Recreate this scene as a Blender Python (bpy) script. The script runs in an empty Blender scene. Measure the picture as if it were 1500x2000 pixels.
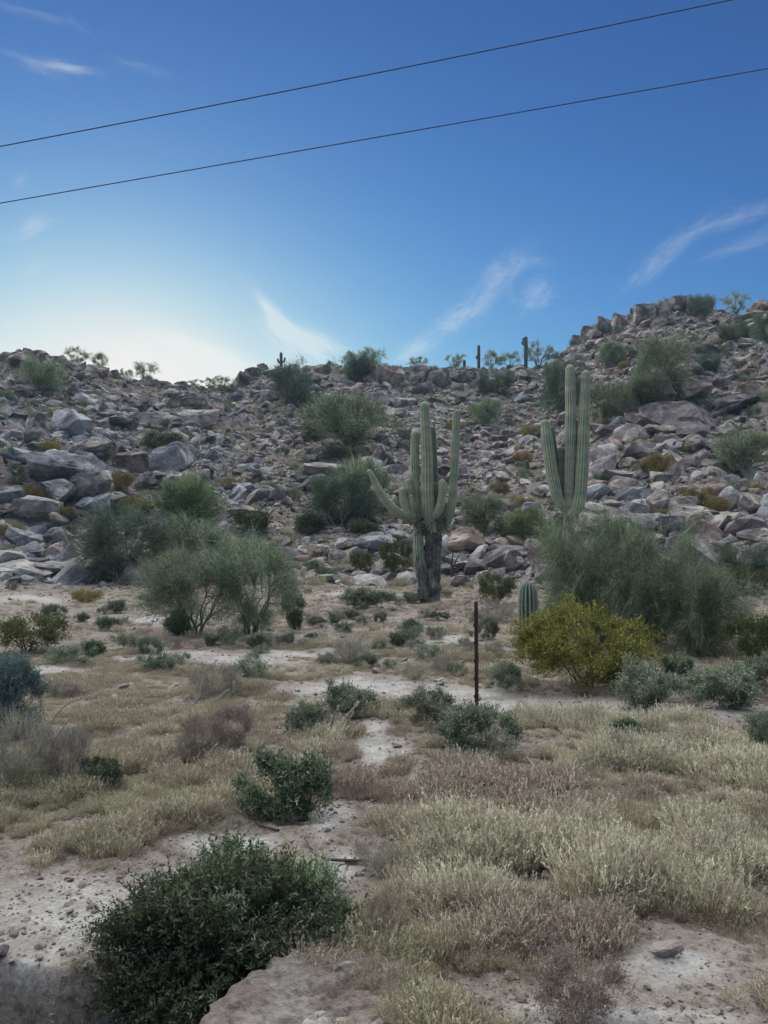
import bpy, math, random
import numpy as np
from mathutils import Vector, Matrix, Euler
rng = np.random.default_rng(7)
random.seed(7)
sc = bpy.context.scene
C = sc.collection

# ------------------------------------------------------------ camera, sky, fill lamp
CAMH = 2.1
PITCH = math.radians(3.2)
FPX = 1500.0
cam_d = bpy.data.cameras.new('camera')
cam_d.sensor_fit = 'VERTICAL'; cam_d.sensor_height = 36.0; cam_d.lens = 27.0
cam_d.clip_start = 0.1; cam_d.clip_end = 3000
cam = bpy.data.objects.new('camera', cam_d); C.objects.link(cam)
cam.location = (0, 0, CAMH); cam.rotation_euler = (math.pi/2 + PITCH, 0, 0)
sc.camera = cam

SUN_AZ = math.radians(-19.0)      # left of the view axis, behind the ridge
SUN_EL = math.radians(8.0)
sky_fill_d = bpy.data.lights.new('sun', 'SUN'); sky_fill_d.energy = 3.0; sky_fill_d.angle = math.radians(140)   # dusk: added wide fill lamp standing in for the bright sky over the ridge
sky_fill_d.color = (0.93, 0.98, 0.98)
sun = bpy.data.objects.new('sun', sky_fill_d); C.objects.link(sun)
FILL_EL = math.radians(46.0)
sdir = Vector((math.sin(SUN_AZ)*math.cos(FILL_EL), math.cos(SUN_AZ)*math.cos(FILL_EL), math.sin(FILL_EL)))
sun.rotation_euler = sdir.to_track_quat('Z', 'Y').to_euler()

sc.view_settings.view_transform = 'Standard'
sc.view_settings.look = 'None'
EXPO = 1.3
sc.view_settings.exposure = EXPO
sc.view_settings.gamma = 1.0
sc.view_settings.use_curve_mapping = False
sc.render.engine = 'CYCLES'
sc.cycles.max_bounces = 5; sc.cycles.diffuse_bounces = 3; sc.cycles.transparent_max_bounces = 8

def ray(px, py):
    """direction of the photograph's pixel (1500 x 2000)"""
    a = (px-750)/FPX; b = (1000-py)/FPX
    c, s = math.cos(PITCH), math.sin(PITCH)
    return np.array([a, c - b*s, s + b*c])
def project(x, y, z):
    c, s = math.cos(PITCH), math.sin(PITCH)
    z = z-CAMH
    f = y*c + z*s; u = -y*s + z*c
    f = np.where(f > 0.05, f, 0.05)
    return 750 + FPX*x/f, 1000 - FPX*u/f

world = bpy.data.worlds.new('World'); sc.world = world; world.use_nodes = True
wt = world.node_tree; wt.nodes.clear()
def N(t, typ, **kw):
    n = t.nodes.new(typ)
    for k, v in kw.items(): setattr(n, k, v)
    return n
def math_n(t, op, a, b=None, clamp=False):
    n = N(t, 'ShaderNodeMath', operation=op, use_clamp=clamp)
    for i, v in enumerate((a, b)):
        if v is None: continue
        if isinstance(v, (int, float)): n.inputs[i].default_value = v
        else: t.links.new(v, n.inputs[i])
    return n.outputs[0]
def ramp(t, fac, stops, interp='LINEAR'):
    n = N(t, 'ShaderNodeValToRGB'); n.color_ramp.interpolation = interp
    e = n.color_ramp.elements
    while len(e) < len(stops): e.new(0.5)
    for el, (p, c) in zip(e, stops):
        el.position = p
        el.color = (c, c, c, 1) if isinstance(c, (int, float)) else (*c, 1)
    t.links.new(fac, n.inputs[0]); return n.outputs[0]
def mixc(t, fac, a, b, mode='MIX'):
    n = N(t, 'ShaderNodeMix', data_type='RGBA', blend_type=mode)
    for s, v in ((n.inputs[0], fac), (n.inputs[6], a), (n.inputs[7], b)):
        if isinstance(v, (int, float)): s.default_value = v
        elif isinstance(v, tuple): s.default_value = (*v, 1)
        else: t.links.new(v, s)
    return n.outputs[2]
sky = N(wt, 'ShaderNodeTexSky', sky_type='NISHITA', sun_disc=False)
sky.sun_elevation = SUN_EL; sky.sun_rotation = SUN_AZ
sky.altitude = 400; sky.air_density = 1.0; sky.dust_density = 0.6; sky.ozone_density = 3.0
# thin cirrus: streaky noise seen in a few parts of the sky
tc = N(wt, 'ShaderNodeTexCoord')
def spot(px, py, ang, la, lb, seed, sx, sy, lo, hi, gain):
    d = Vector(ray(px, py)).normalized()
    mp = N(wt, 'ShaderNodeMapping', vector_type='TEXTURE')
    # local frame: z towards the cloud, x along the streak
    rgt = Vector((0, 0, 1)).cross(-d).normalized() * 1.0
    rgt = d.cross(Vector((0, 0, 1))).normalized(); upv = rgt.cross(d).normalized()
    ax = (rgt*math.cos(ang) + upv*math.sin(ang)); ay = (-rgt*math.sin(ang) + upv*math.cos(ang))
    R = Matrix((ax, ay, -d)).transposed()
    mp.inputs['Rotation'].default_value = R.to_euler()
    wt.links.new(tc.outputs['Generated'], mp.inputs['Vector'])
    sp = N(wt, 'ShaderNodeSeparateXYZ'); wt.links.new(mp.outputs[0], sp.inputs[0])
    X, Y, Z = sp.outputs
    fx = math_n(wt, 'POWER', math_n(wt, 'DIVIDE', X, la/FPX), 2); fy = math_n(wt, 'POWER', math_n(wt, 'DIVIDE', Y, lb/FPX), 2)
    g = math_n(wt, 'EXPONENT', math_n(wt, 'MULTIPLY', math_n(wt, 'ADD', fx, fy), -1.0))
    front = math_n(wt, 'LESS_THAN', Z, -0.2)
    m2 = N(wt, 'ShaderNodeMapping'); m2.inputs['Scale'].default_value = (sx, sy, 1); m2.inputs['Location'].default_value = (seed, seed*1.7, seed)
    wt.links.new(mp.outputs[0], m2.inputs['Vector'])
    nz = N(wt, 'ShaderNodeTexNoise'); nz.inputs['Scale'].default_value = 1; nz.inputs['Detail'].default_value = 9; nz.inputs['Roughness'].default_value = 0.7
    nz.inputs['Distortion'].default_value = 1.6
    wt.links.new(m2.outputs[0], nz.inputs['Vector'])
    mr = N(wt, 'ShaderNodeMapRange', interpolation_type='SMOOTHSTEP'); mr.inputs[1].default_value = lo; mr.inputs[2].default_value = hi
    s = math_n(wt, 'ADD', nz.outputs[0], math_n(wt, 'MULTIPLY', g, 0.35)); wt.links.new(s, mr.inputs[0])
    v = math_n(wt, 'MULTIPLY', math_n(wt, 'MULTIPLY', mr.outputs[0], g), gain)
    return math_n(wt, 'MULTIPLY', v, front)
D = math.radians
spots = [  # px, py, streak angle, half length, half width, seed, noise scale along / across, lo, hi, gain
    (575, 650, D(-42), 95, 15, 1.0, 10, 75, .36, .95, 1.2),
    (535, 625, D(-58), 60, 13, 4.2, 11, 70, .42, .92, 1.1),
    (620, 668, D(-22), 80, 22, 6.1, 12, 70, .44, .92, 1.0),
    (560, 670, D(-38), 90, 34, 6.9, 14, 80, .52, 1.0, .7),
    (420, 700, D(-20), 130, 26, 2.0, 8, 50, .30, .85, 1.3),
    (300, 690, D(-12), 160, 30, 2.6, 6, 40, .40, .95, .6),
    (812, 682, D(30), 55, 20, 3.0, 20, 70, .45, 1.0, .75),
    (892, 622, D(30), 70, 30, 3.6, 26, 60, .54, 1.1, .55),
    (960, 560, D(45), 110, 34, 5.0, 16, 50, .52, 1.0, .38),
    (1045, 578, D(30), 60, 36, 8.0, 34, 50, .58, 1.1, .5),
    (1010, 520, D(10), 90, 20, 8.8, 16, 50, .58, 1.0, .3),
    (1320, 478, D(33), 110, 22, 9.0, 22, 60, .55, 1.15, .36),
    (1280, 520, D(38), 90, 30, 9.3, 14, 60, .60, 1.0, .25),
    (1440, 425, D(10), 90, 20, 9.7, 12, 70, .56, 1.0, .32),
    (1460, 475, D(12), 90, 22, 10.4, 12, 70, .58, 1.0, .25),
    (128, 131, D(3), 50, 9, 11.0, 18, 90, .46, .95, .6),
    (60, 125, D(-15), 60, 14, 11.6, 18, 90, .60, 1.0, .25),
    (285, 133, D(-6), 60, 8, 12.0, 20, 90, .58, 1.0, .22),
    (50, 20, D(0), 110, 12, 13.0, 16, 70, .60, 1.0, .16),
    (150, 48, D(-25), 40, 10, 13.5, 18, 90, .60, 1.0, .16),
    (65, 440, D(38), 45, 18, 14.0, 18, 70, .50, .95, .4),
    (40, 352, D(50), 22, 12, 15.0, 18, 70, .55, .98, .25),
    (75, 520, D(60), 50, 30, 16.0, 18, 60, .6, 1.0, .16),
]
tot = None
for s in spots:
    v = spot(*s); tot = v if tot is None else math_n(wt, 'ADD', tot, v)
tot = math_n(wt, 'MINIMUM', tot, 0.9)
sp0 = N(wt, 'ShaderNodeSeparateColor'); wt.links.new(sky.outputs[0], sp0.inputs[0])
cb0 = N(wt, 'ShaderNodeCombineColor')
# deeper, more saturated blue as the photograph develops it, with a soft shoulder near white
for i, (k_, g_, mx_) in enumerate(((.60, 1.52, .98), (.73, 1.42, .89), (.92, 1.30, .83))):
    v_ = math_n(wt, 'MULTIPLY', math_n(wt, 'POWER', math_n(wt, 'MULTIPLY', sp0.outputs[i], .2), g_), k_)
    v_ = math_n(wt, 'DIVIDE', v_, math_n(wt, 'POWER', math_n(wt, 'ADD', 1.0, math_n(wt, 'POWER', math_n(wt, 'DIVIDE', v_, mx_), 3.0)), 1/3.0))
    wt.links.new(math_n(wt, 'DIVIDE', v_, .1*2**EXPO), cb0.inputs[i])
skyc = cb0.outputs[0]
cl = mixc(wt, .5, skyc, (9.2/2**EXPO, 9.1/2**EXPO, 8.6/2**EXPO))
skym = mixc(wt, tot, skyc, cl)
bg = N(wt, 'ShaderNodeBackground'); bg.inputs['Strength'].default_value = 0.1
wt.links.new(skym, bg.inputs['Color'])
wo = N(wt, 'ShaderNodeOutputWorld'); wt.links.new(bg.outputs[0], wo.inputs[0])

# ------------------------------------------------------------ noise in numpy
def _h(i, j, k):
    n = (i*374761393 + j*668265263 + k*2147483647 + 12345) & 0xffffffff
    n = ((n ^ (n >> 13))*1274126177) & 0xffffffff
    n = ((n ^ (n >> 16))*2246822519) & 0xffffffff
    return ((n ^ (n >> 15)) & 0xffff)/65535.0
def vn3(x, y, z):
    x, y, z = np.broadcast_arrays(x, y, z)
    i = np.floor(x).astype(np.int64); j = np.floor(y).astype(np.int64); k = np.floor(z).astype(np.int64)
    u = x-i; v = y-j; w = z-k
    u = u*u*(3-2*u); v = v*v*(3-2*v); w = w*w*(3-2*w)
    def L(a, b, t): return a+(b-a)*t
    return L(L(L(_h(i, j, k), _h(i+1, j, k), u), L(_h(i, j+1, k), _h(i+1, j+1, k), u), v),
             L(L(_h(i, j, k+1), _h(i+1, j, k+1), u), L(_h(i, j+1, k+1), _h(i+1, j+1, k+1), u), v), w)*2-1
def fbm(x, y, z=0.0, o=4):
    x = np.asarray(x, float); s = 0; a = 0.5
    for q in range(o):
        s = s + a*vn3(x*2**q+q*17.3, np.asarray(y, float)*2**q+q*7.1, np.asarray(z, float)*2**q+q*3.7); a *= 0.5
    return s
def sstep(a, b, x):
    t = np.clip((x-a)/(b-a), 0, 1); return t*t*(3-2*t)

# ------------------------------------------------------------ terrain height
RID = [(-900, 760), (-300, 720), (-80, 705), (0, 703), (20, 697), (45, 693), (85, 697), (105, 706), (140, 713), (190, 720), (230, 739), (265, 747),
       (330, 751), (455, 760), (475, 745), (500, 732), (550, 724), (600, 727), (645, 718), (700, 724), (740, 718), (800, 718),
       (850, 722), (930, 724), (1000, 724), (1070, 713), (1090, 698), (1110, 681), (1130, 664), (1160, 645), (1200, 631),
       (1230, 619), (1260, 600), (1300, 593), (1330, 589), (1375, 596), (1400, 607), (1450, 617), (1475, 606), (1500, 593), (1580, 585), (1800, 600), (2500, 660)]
_rth, _rte = [], []
for a, b in RID:
    d = ray(a, b); _rth.append(math.atan2(d[0], d[1])); _rte.append(d[2]/math.hypot(d[0], d[1]))
_rth = np.array(_rth); _rte = np.array(_rte)
def foot(th): return np.interp(th, [-1.2, -0.5, -0.2, 0.1, 0.3, 0.5, 1.2], [56, 44, 46, 43, 38, 38, 50])
def crest(th): return np.interp(th, [-1.2, -0.5, -0.25, -0.18, 0.2, 0.3, 0.6, 1.2], [150, 112, 118, 132, 134, 140, 150, 170])
def bedrock(th, r):
    m = np.zeros(np.broadcast(th, r).shape)
    for (a, b, wa, wb, q) in ((-.40, 63, .13, 9, 1), (-.30, 62, .10, 6, .8), (.36, 78, .12, 7, .9), (.42, 95, .10, 8, .8), (.0, 122, .14, 6, .9), (.33, 128, .10, 8, .9), (-.42, 104, .07, 6, .9), (-.20, 100, .07, 7, .6)):
        m = np.maximum(m, q*np.exp(-((th-a)/wa)**2-((r-b)/wb)**2))
    return sstep(.30, .62, m+.35*fbm(th*30, r*.12, 2.2, 3))
def H(x, y):
    x = np.asarray(x, float); y = np.asarray(y, float)
    r = np.hypot(x, y); th = np.arctan2(x, y)
    side = 1 - sstep(0.75, 1.5, np.abs(th))
    F = foot(th) + 2.2*fbm(x*.12, y*.12, 3.3, 3); R = crest(th)
    z0 = 0.011*np.clip(r-22, 0, 30) + 0.12*sstep(13, 22, r)
    Zr = CAMH + np.interp(th, _rth, _rte)*R
    t = (r-F)/(R-F); tc_ = np.clip(t, 0, 1)
    s = tc_*tc_/(tc_+.07)*1.07
    hz = z0 + (Zr-z0)*s
    hz = np.where(r > R, Zr - np.clip(r-R, 0, 400)*0.20, hz)
    w = sstep(0.02, .15, t)*(1-sstep(.93, 1.0, t)*(1-sstep(1.0, 1.1, t))*0.75)
    hz = hz + w*(1.7*fbm(x*.07, y*.07, 1.1, 4) + .7*np.abs(fbm(x*.25, y*.25, 5.1, 3)))
    z = z0 + (np.maximum(hz, 0.3)-z0)*side*(t > 0)
    q = fbm(x*.20+3, y*.30, 7.7, 3)*5 + fbm(x*.9, y*.9, 3.3, 3)*1.0
    led = (np.floor(q)+sstep(.0, .28, q-np.floor(q)))*.62 + .22*fbm(x*1.5, y*1.5, 1.2, 3)
    z = z + bedrock(th, r)*(led+.35)*(t > 0)*(1-sstep(.95, 1.0, t)*.6)
    # flat ground relief
    near = 1-sstep(30, 45, r)
    z = z + near*(0.10*fbm(x*.35, y*.35, 9, 3) + 0.035*fbm(x*1.7, y*1.7, 2, 3))
    fine = 1-sstep(9, 16, r)
    z = z + fine*(0.030*fbm(x*5, y*5, 4, 3) + 0.035*np.clip(fbm(x*15, y*15, 8, 3), -0.05, .5))
    # shallow wash crossing the flat
    cy = 11.4 - 0.05*x + .5*np.sin(x*.5)
    z = z - 0.07*np.exp(-((y-cy)/0.7)**2)*near
    # cut bank and gully at the roadside, lower left
    lip = 4.02 + 0.05*np.sin(x*5) + 0.10*fbm(x*3, y*0, 1, 3)
    g = sstep(0.0, 0.08, lip-y)*sstep(-0.75, -1.05, x)
    z = z - 0.55*g
    z = z - 0.32*np.exp(-(((x+1.02)/.26)**2 + ((y-3.75)/.32)**2))
    return z
def at(px, py, rmax=260):
    d = ray(px, py); rs = np.concatenate([np.arange(2.0, 40, 0.05), np.arange(40, rmax, 0.15)])
    hl = math.hypot(d[0], d[1]); X = d[0]/hl*rs; Y = d[1]/hl*rs; Z = CAMH + d[2]/hl*rs
    under = Z <= H(X, Y)
    i = int(np.argmax(under)) if under.any() else int(np.argmin(np.abs(rs-crest(math.atan2(d[0], d[1])))))
    return Vector((X[i], Y[i], float(H(X[i], Y[i]))))
def at_ridge(px, back=0.0):
    d = ray(px, 700); th = math.atan2(d[0], d[1]); R = float(crest(th))+back
    x, y = R*math.sin(th), R*math.cos(th)
    return Vector((x, y, float(H(x, y))))
def mpp(p):          # metres per photograph pixel at a point
    return (p.y*math.cos(PITCH) + (p.z-CAMH)*math.sin(PITCH))/FPX

# ------------------------------------------------------------ ground zones (soil that is sandy, pale or bare)
SAND = [  # px, py, half width, half height
    (700, 1338, 150, 16), (860, 1354, 200, 20), (1050, 1378, 230, 20), (1330, 1394, 260, 17), (720, 1372, 120, 12), (740, 1420, 40, 26), (640, 1345, 90, 12),
    (330, 1282, 130, 9), (470, 1290, 110, 12), (560, 1275, 80, 9), (90, 1310, 60, 10), (640, 1600, 55, 45), (680, 1700, 50, 60), (395, 1650, 40, 30),
    (1310, 1890, 130, 45), (1080, 1970, 110, 40), (1080, 1720, 55, 40), (820, 1530, 30, 40), (870, 1800, 70, 22), (1250, 1990, 240, 30),
    (130, 1790, 190, 100), (330, 1760, 110, 80), (60, 1900, 90, 40), (480, 1650, 70, 30), (740, 1470, 50, 40), (560, 1990, 200, 90), (1110, 1785, 40, 26),
    (300, 1210, 120, 6), (60, 1170, 90, 10), (700, 1160, 90, 8), (880, 1250, 70, 10), (640, 1060, 60, 10), (1480, 1340, 60, 6)]
def zones(px, py):
    s = np.zeros_like(px)
    jx = 26*fbm(px*.02, py*.04, 3, 3); jy = 12*fbm(px*.02, py*.04, 8, 3)
    for (a, b, w, h) in SAND:
        s = np.maximum(s, np.exp(-(((px+jx-a)/w)**2 + ((py+jy-b)/h)**2)*1.1))
    return s

# ------------------------------------------------------------ mesh helpers
def mesh_np(name, verts, faces_flat, sizes, attrs=None, mats=(), smooth=False, midx=None):
    me = bpy.data.meshes.new(name)
    verts = np.ascontiguousarray(verts, dtype=np.float32).reshape(-1, 3)
    ff = np.ascontiguousarray(faces_flat, dtype=np.int32).ravel(); sizes = np.ascontiguousarray(sizes, dtype=np.int32)
    me.vertices.add(len(verts)); me.vertices.foreach_set('co', verts.ravel())
    me.loops.add(len(ff)); me.loops.foreach_set('vertex_index', ff)
    me.polygons.add(len(sizes))
    st = np.zeros(len(sizes), np.int32); st[1:] = np.cumsum(sizes)[:-1]
    me.polygons.foreach_set('loop_start', st); me.polygons.foreach_set('loop_total', sizes)
    me.polygons.foreach_set('use_smooth', np.full(len(sizes), smooth))
    if midx is not None: me.polygons.foreach_set('material_index', np.asarray(midx, np.int32))
    for k, v in (attrs or {}).items():
        a = me.attributes.new(k, 'FLOAT', 'POINT'); a.data.foreach_set('value', np.ascontiguousarray(v, dtype=np.float32))
    for m in mats: me.materials.append(m)
    me.update(calc_edges=True); return me
def quads_mesh(name, Q, tint, rnd, mats, smooth=False):
    n = len(Q)
    return mesh_np(name, Q.reshape(-1, 3), np.arange(n*4), np.full(n, 4), {'tint': tint.reshape(-1), 'rnd': np.repeat(rnd, 4)}, mats, smooth)
def link(name, me, parent=None, loc=None):
    o = bpy.data.objects.new(name, me); C.objects.link(o)
    if parent is not None: o.parent = parent
    if loc is not None: o.location = loc
    return o
def tag(o, label=None, cat=None, group=None, kind=None):
    if label: o['label'] = label
    if cat: o['category'] = cat
    if group: o['group'] = group
    if kind: o['kind'] = kind
    return o
def empty(name, loc, label, cat, group=None, rz=0.0, scale=None):
    o = bpy.data.objects.new(name, None); o.empty_display_size = .2; C.objects.link(o)
    o.location = loc; o.rotation_euler = (0, 0, rz)
    if scale is not None: o.scale = scale
    return tag(o, label, cat, group)

# ------------------------------------------------------------ materials
def new_mat(name, rough=0.9, spec=0.15):
    m = bpy.data.materials.new(name); m.use_nodes = True; t = m.node_tree; t.nodes.clear()
    b = N(t, 'ShaderNodeBsdfPrincipled'); b.inputs['Roughness'].default_value = rough
    b.inputs['Specular IOR Level'].default_value = spec
    o = N(t, 'ShaderNodeOutputMaterial'); t.links.new(b.outputs[0], o.inputs[0])
    return m, t, b
def tex(t, typ, scale, coord='Object', **kw):
    c = N(t, 'ShaderNodeTexCoord'); n = N(t, typ); n.inputs['Scale'].default_value = scale
    for k, v in kw.items(): n.inputs[k].default_value = v
    t.links.new(c.outputs[coord], n.inputs['Vector']); return n
def attr(t, name):
    n = N(t, 'ShaderNodeAttribute'); n.attribute_name = name; return n.outputs['Fac']
def geom_pos_tex(t, typ, scale, **kw):
    g = N(t, 'ShaderNodeNewGeometry'); n = N(t, typ); n.inputs['Scale'].default_value = scale
    for k, v in kw.items(): n.inputs[k].default_value = v
    t.links.new(g.outputs['Position'], n.inputs['Vector']); return n

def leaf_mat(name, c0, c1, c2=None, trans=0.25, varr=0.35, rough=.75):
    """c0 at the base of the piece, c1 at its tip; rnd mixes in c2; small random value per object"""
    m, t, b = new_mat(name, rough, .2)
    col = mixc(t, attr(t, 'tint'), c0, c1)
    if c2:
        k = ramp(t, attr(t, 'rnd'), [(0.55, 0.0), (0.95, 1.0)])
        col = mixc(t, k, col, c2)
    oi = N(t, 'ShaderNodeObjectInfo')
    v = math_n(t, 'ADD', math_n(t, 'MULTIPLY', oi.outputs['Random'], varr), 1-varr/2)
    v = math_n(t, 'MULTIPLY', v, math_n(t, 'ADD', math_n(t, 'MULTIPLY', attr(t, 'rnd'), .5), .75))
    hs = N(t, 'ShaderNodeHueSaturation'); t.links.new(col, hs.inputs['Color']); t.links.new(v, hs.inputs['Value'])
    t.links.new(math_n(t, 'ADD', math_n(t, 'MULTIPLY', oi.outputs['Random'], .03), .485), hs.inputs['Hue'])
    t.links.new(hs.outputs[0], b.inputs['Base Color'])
    if trans:
        tr = N(t, 'ShaderNodeBsdfTranslucent'); t.links.new(hs.outputs[0], tr.inputs[0])
        mx = N(t, 'ShaderNodeMixShader'); mx.inputs[0].default_value = trans
        t.links.new(b.outputs[0], mx.inputs[1]); t.links.new(tr.outputs[0], mx.inputs[2])
        t.links.new(mx.outputs[0], t.nodes['Material Output'].inputs[0])
    return m

def rock_mat(name, cols, pale, scale=1.0, coord='Object', bump=.5, varnish=(.05, .04, .045), cracks=.25):
    m, t, b = new_mat(name, .88, .2)
    oi = N(t, 'ShaderNodeObjectInfo')
    g = N(t, 'ShaderNodeNewGeometry')
    vm = N(t, 'ShaderNodeVectorMath', operation='ADD')
    t.links.new(g.outputs['Position'], vm.inputs[0])
    cb = N(t, 'ShaderNodeCombineXYZ'); t.links.new(math_n(t, 'MULTIPLY', oi.outputs['Random'], 90), cb.inputs[0]); t.links.new(cb.outputs[0], vm.inputs[1])
    def nz(s, d=5, r=.6, dist=0):
        n = N(t, 'ShaderNodeTexNoise'); n.inputs['Scale'].default_value = s; n.inputs['Detail'].default_value = d
        n.inputs['Roughness'].default_value = r; n.inputs['Distortion'].default_value = dist
        t.links.new(vm.outputs[0], n.inputs['Vector']); return n.outputs[0]
    base = ramp(t, oi.outputs['Random'], [(i/(len(cols)-1), c) for i, c in enumerate(cols)])
    n1 = nz(.9*scale, 6, .65, .6)
    col = mixc(t, ramp(t, n1, [(.46, 0.0), (.60, 1.0)]), base, pale)
    n2 = nz(.5*scale, 5, .6, .3)
    k2 = ramp(t, n2, [(.44, 0.0), (.60, .8)])
    col = mixc(t, k2, col, varnish)
    n3 = nz(7*scale, 6, .75)
    col = mixc(t, 1.0, col, ramp(t, n3, [(.25, .55), (.5, 1.0), (.75, 1.35)]), 'MULTIPLY')
    t.links.new(col, b.inputs['Base Color'])
    n4 = nz(5*scale, 8, .7, .4)
    vo = N(t, 'ShaderNodeTexVoronoi', feature='DISTANCE_TO_EDGE'); vo.inputs['Scale'].default_value = 1.3*scale
    t.links.new(vm.outputs[0], vo.inputs['Vector'])
    crack = ramp(t, vo.outputs['Distance'], [(0.0, 0.0), (.06, 1.0)])
    hgt = math_n(t, 'ADD', math_n(t, 'MULTIPLY', n4, 1.0), math_n(t, 'MULTIPLY', crack, cracks))
    bp = N(t, 'ShaderNodeBump'); bp.inputs['Strength'].default_value = bump; bp.inputs['Distance'].default_value = .18/scale
    t.links.new(hgt, bp.inputs['Height']); t.links.new(bp.outputs[0], b.inputs['Normal'])
    return m

# ground
def ground_mat():
    m, t, b = new_mat('desert_soil', .95, .08)
    def nz(s, d=6, r=.65, dist=0):
        n = geom_pos_tex(t, 'ShaderNodeTexNoise', s, Detail=d, Roughness=r, Distortion=dist); return n.outputs[0]
    dirt = mixc(t, ramp(t, nz(.9), [(.35, 0.0), (.65, 1.0)]), (.185, .150, .122), (.30, .252, .212))
    dirt = mixc(t, ramp(t, nz(14, 8, .75), [(.48, 0.0), (.62, 1.0)]), dirt, (.125, .090, .072))
    sand = mixc(t, ramp(t, nz(5), [(.35, 0.0), (.65, 1.0)]), (.28, .25, .222), (.41, .375, .34))
    k = math_n(t, 'ADD', attr(t, 'sand'), math_n(t, 'MULTIPLY', math_n(t, 'SUBTRACT', nz(3.5, 8, .8), .5), 1.9))
    col = mixc(t, ramp(t, k, [(.28, 0.0), (.85, 1.0)]), dirt, sand)
    col = mixc(t, 1.0, col, ramp(t, nz(38, 4, .7), [(.3, .62), (.5, 1.0), (.7, 1.25)]), 'MULTIPLY')
    hill = mixc(t, ramp(t, nz(.5), [(.4, 0.0), (.6, 1.0)]), (.22, .185, .155), (.32, .265, .22))
    hill = mixc(t, ramp(t, nz(5, 6, .8), [(.42, 0.0), (.62, 1.0)]), hill, (.42, .37, .335))
    hill = mixc(t, ramp(t, nz(3, 6, .7), [(.52, 0.0), (.60, 1.0)]), hill, (.07, .06, .05))
    bed = mixc(t, ramp(t, nz(.35, 5, .6), [(.40, 0.0), (.60, 1.0)]), (.23, .22, .235), (.26, .20, .175))
    bed = mixc(t, ramp(t, nz(1.1, 7, .7, .8), [(.50, 0.0), (.62, 1.0)]), bed, (.36, .31, .28))
    bed = mixc(t, ramp(t, nz(.8, 7, .7, .5), [(.52, 0.0), (.60, .8)]), bed, (.06, .05, .05))
    hill = mixc(t, attr(t, 'bed'), hill, bed)
    col = mixc(t, attr(t, 'hill'), col, hill)
    t.links.new(col, b.inputs['Base Color'])
    bp = N(t, 'ShaderNodeBump'); bp.inputs['Strength'].default_value = .8; bp.inputs['Distance'].default_value = .03
    t.links.new(math_n(t, 'ADD', nz(22, 8, .75), math_n(t, 'MULTIPLY', nz(4, 5, .7), 1.5)), bp.inputs['Height'])
    bp2 = N(t, 'ShaderNodeBump'); bp2.inputs['Distance'].default_value = .5
    t.links.new(math_n(t, 'MULTIPLY', attr(t, 'hill'), .8), bp2.inputs['Strength'])
    t.links.new(nz(2.5, 8, .75), bp2.inputs['Height']); t.links.new(bp.outputs[0], bp2.inputs['Normal'])
    t.links.new(bp2.outputs[0], b.inputs['Normal'])
    return m
M_ground = ground_mat()
ths = np.concatenate([np.linspace(-math.pi, -.72, 40, endpoint=False), np.linspace(-.72, .72, 540), np.linspace(.72, math.pi, 41)[1:]])
rs = np.concatenate([[0.05, 0.6, 1.2, 1.8], np.geomspace(2.3, 180, 700), np.geomspace(185, 520, 16)])
T, Rr = np.meshgrid(ths, rs)
gx = Rr*np.sin(T); gy = Rr*np.cos(T); gz = H(gx, gy)
gpx, gpy = project(gx, gy, gz)
gs = zones(gpx, gpy)*(gy > 1)*(1-sstep(-.9, -1.1, gx)*sstep(4.05, 3.97, gy))
gh = sstep(-1.5, 3, Rr-foot(T))*(np.abs(T) < 1.4)
nr, nc = T.shape
gb = bedrock(T, Rr)*(Rr > foot(T))*(np.abs(T) < 1.2)
ii, jj = np.meshgrid(np.arange(nr-1), np.arange(nc-1), indexing='ij')
a = (ii*nc+jj).ravel()
F4 = np.stack([a, a+1, a+nc+1, a+nc], 1)[:, ::-1]
ground = link('ground', mesh_np('ground', np.stack([gx, gy, gz], -1), F4, np.full(len(F4), 4), {'sand': gs.ravel(), 'hill': gh.ravel(), 'bed': gb.ravel()}, [M_ground], True))
tag(ground, kind='structure')

# ------------------------------------------------------------ rocks
def ico(sub):
    import bmesh
    bm = bmesh.new(); bmesh.ops.create_icosphere(bm, subdivisions=sub, radius=1)
    v = np.array([q.co[:] for q in bm.verts]); f = np.array([[w.index for w in q.verts] for q in bm.faces]); bm.free(); return v, f
ICO = {s: ico(s) for s in (2, 3, 4, 6)}
def rock_shape(sub, seed, cuts=13, flat=.62, rough=.06, dlo=.5, dhi=.85, block=False):
    r = np.random.default_rng(seed); v, f = ICO[sub]; v = v.copy()
    if block:                       # squared-off block: six near-orthogonal faces first
        for ax in range(3):
            for sg in (-1, 1):
                n = np.zeros(3); n[ax] = sg; n += r.normal(0, .16, 3); n /= np.linalg.norm(n)
                e = np.maximum(0, v@n-r.uniform(.50, .66)); v -= e[:, None]*n
        v *= 1.3
    nn = r.normal(size=(cuts, 3)); nn /= np.linalg.norm(nn, axis=1)[:, None]
    for n in nn:
        d = r.uniform(dlo, dhi); e = np.maximum(0, v@n-d); v -= e[:, None]*n
    v *= np.array([r.uniform(.85, 1.25), r.uniform(.7, 1.0), flat*r.uniform(.8, 1.25)])
    l = v/np.linalg.norm(v, axis=1)[:, None]
    v += l*(rough*1.6*fbm(v[:, 0]*2.2+seed, v[:, 1]*2.2, v[:, 2]*2.2, 4))[:, None]
    v += l*(-rough*.9*np.exp(-np.abs(fbm(v[:, 0]*1.6+seed*3, v[:, 1]*1.6, v[:, 2]*3, 3))*28))[:, None]
    ext = (v.max(0)-v.min(0)); v -= (v.max(0)+v.min(0))/2
    return v/(ext[0]/2), f, ext/ext[0]
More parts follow.
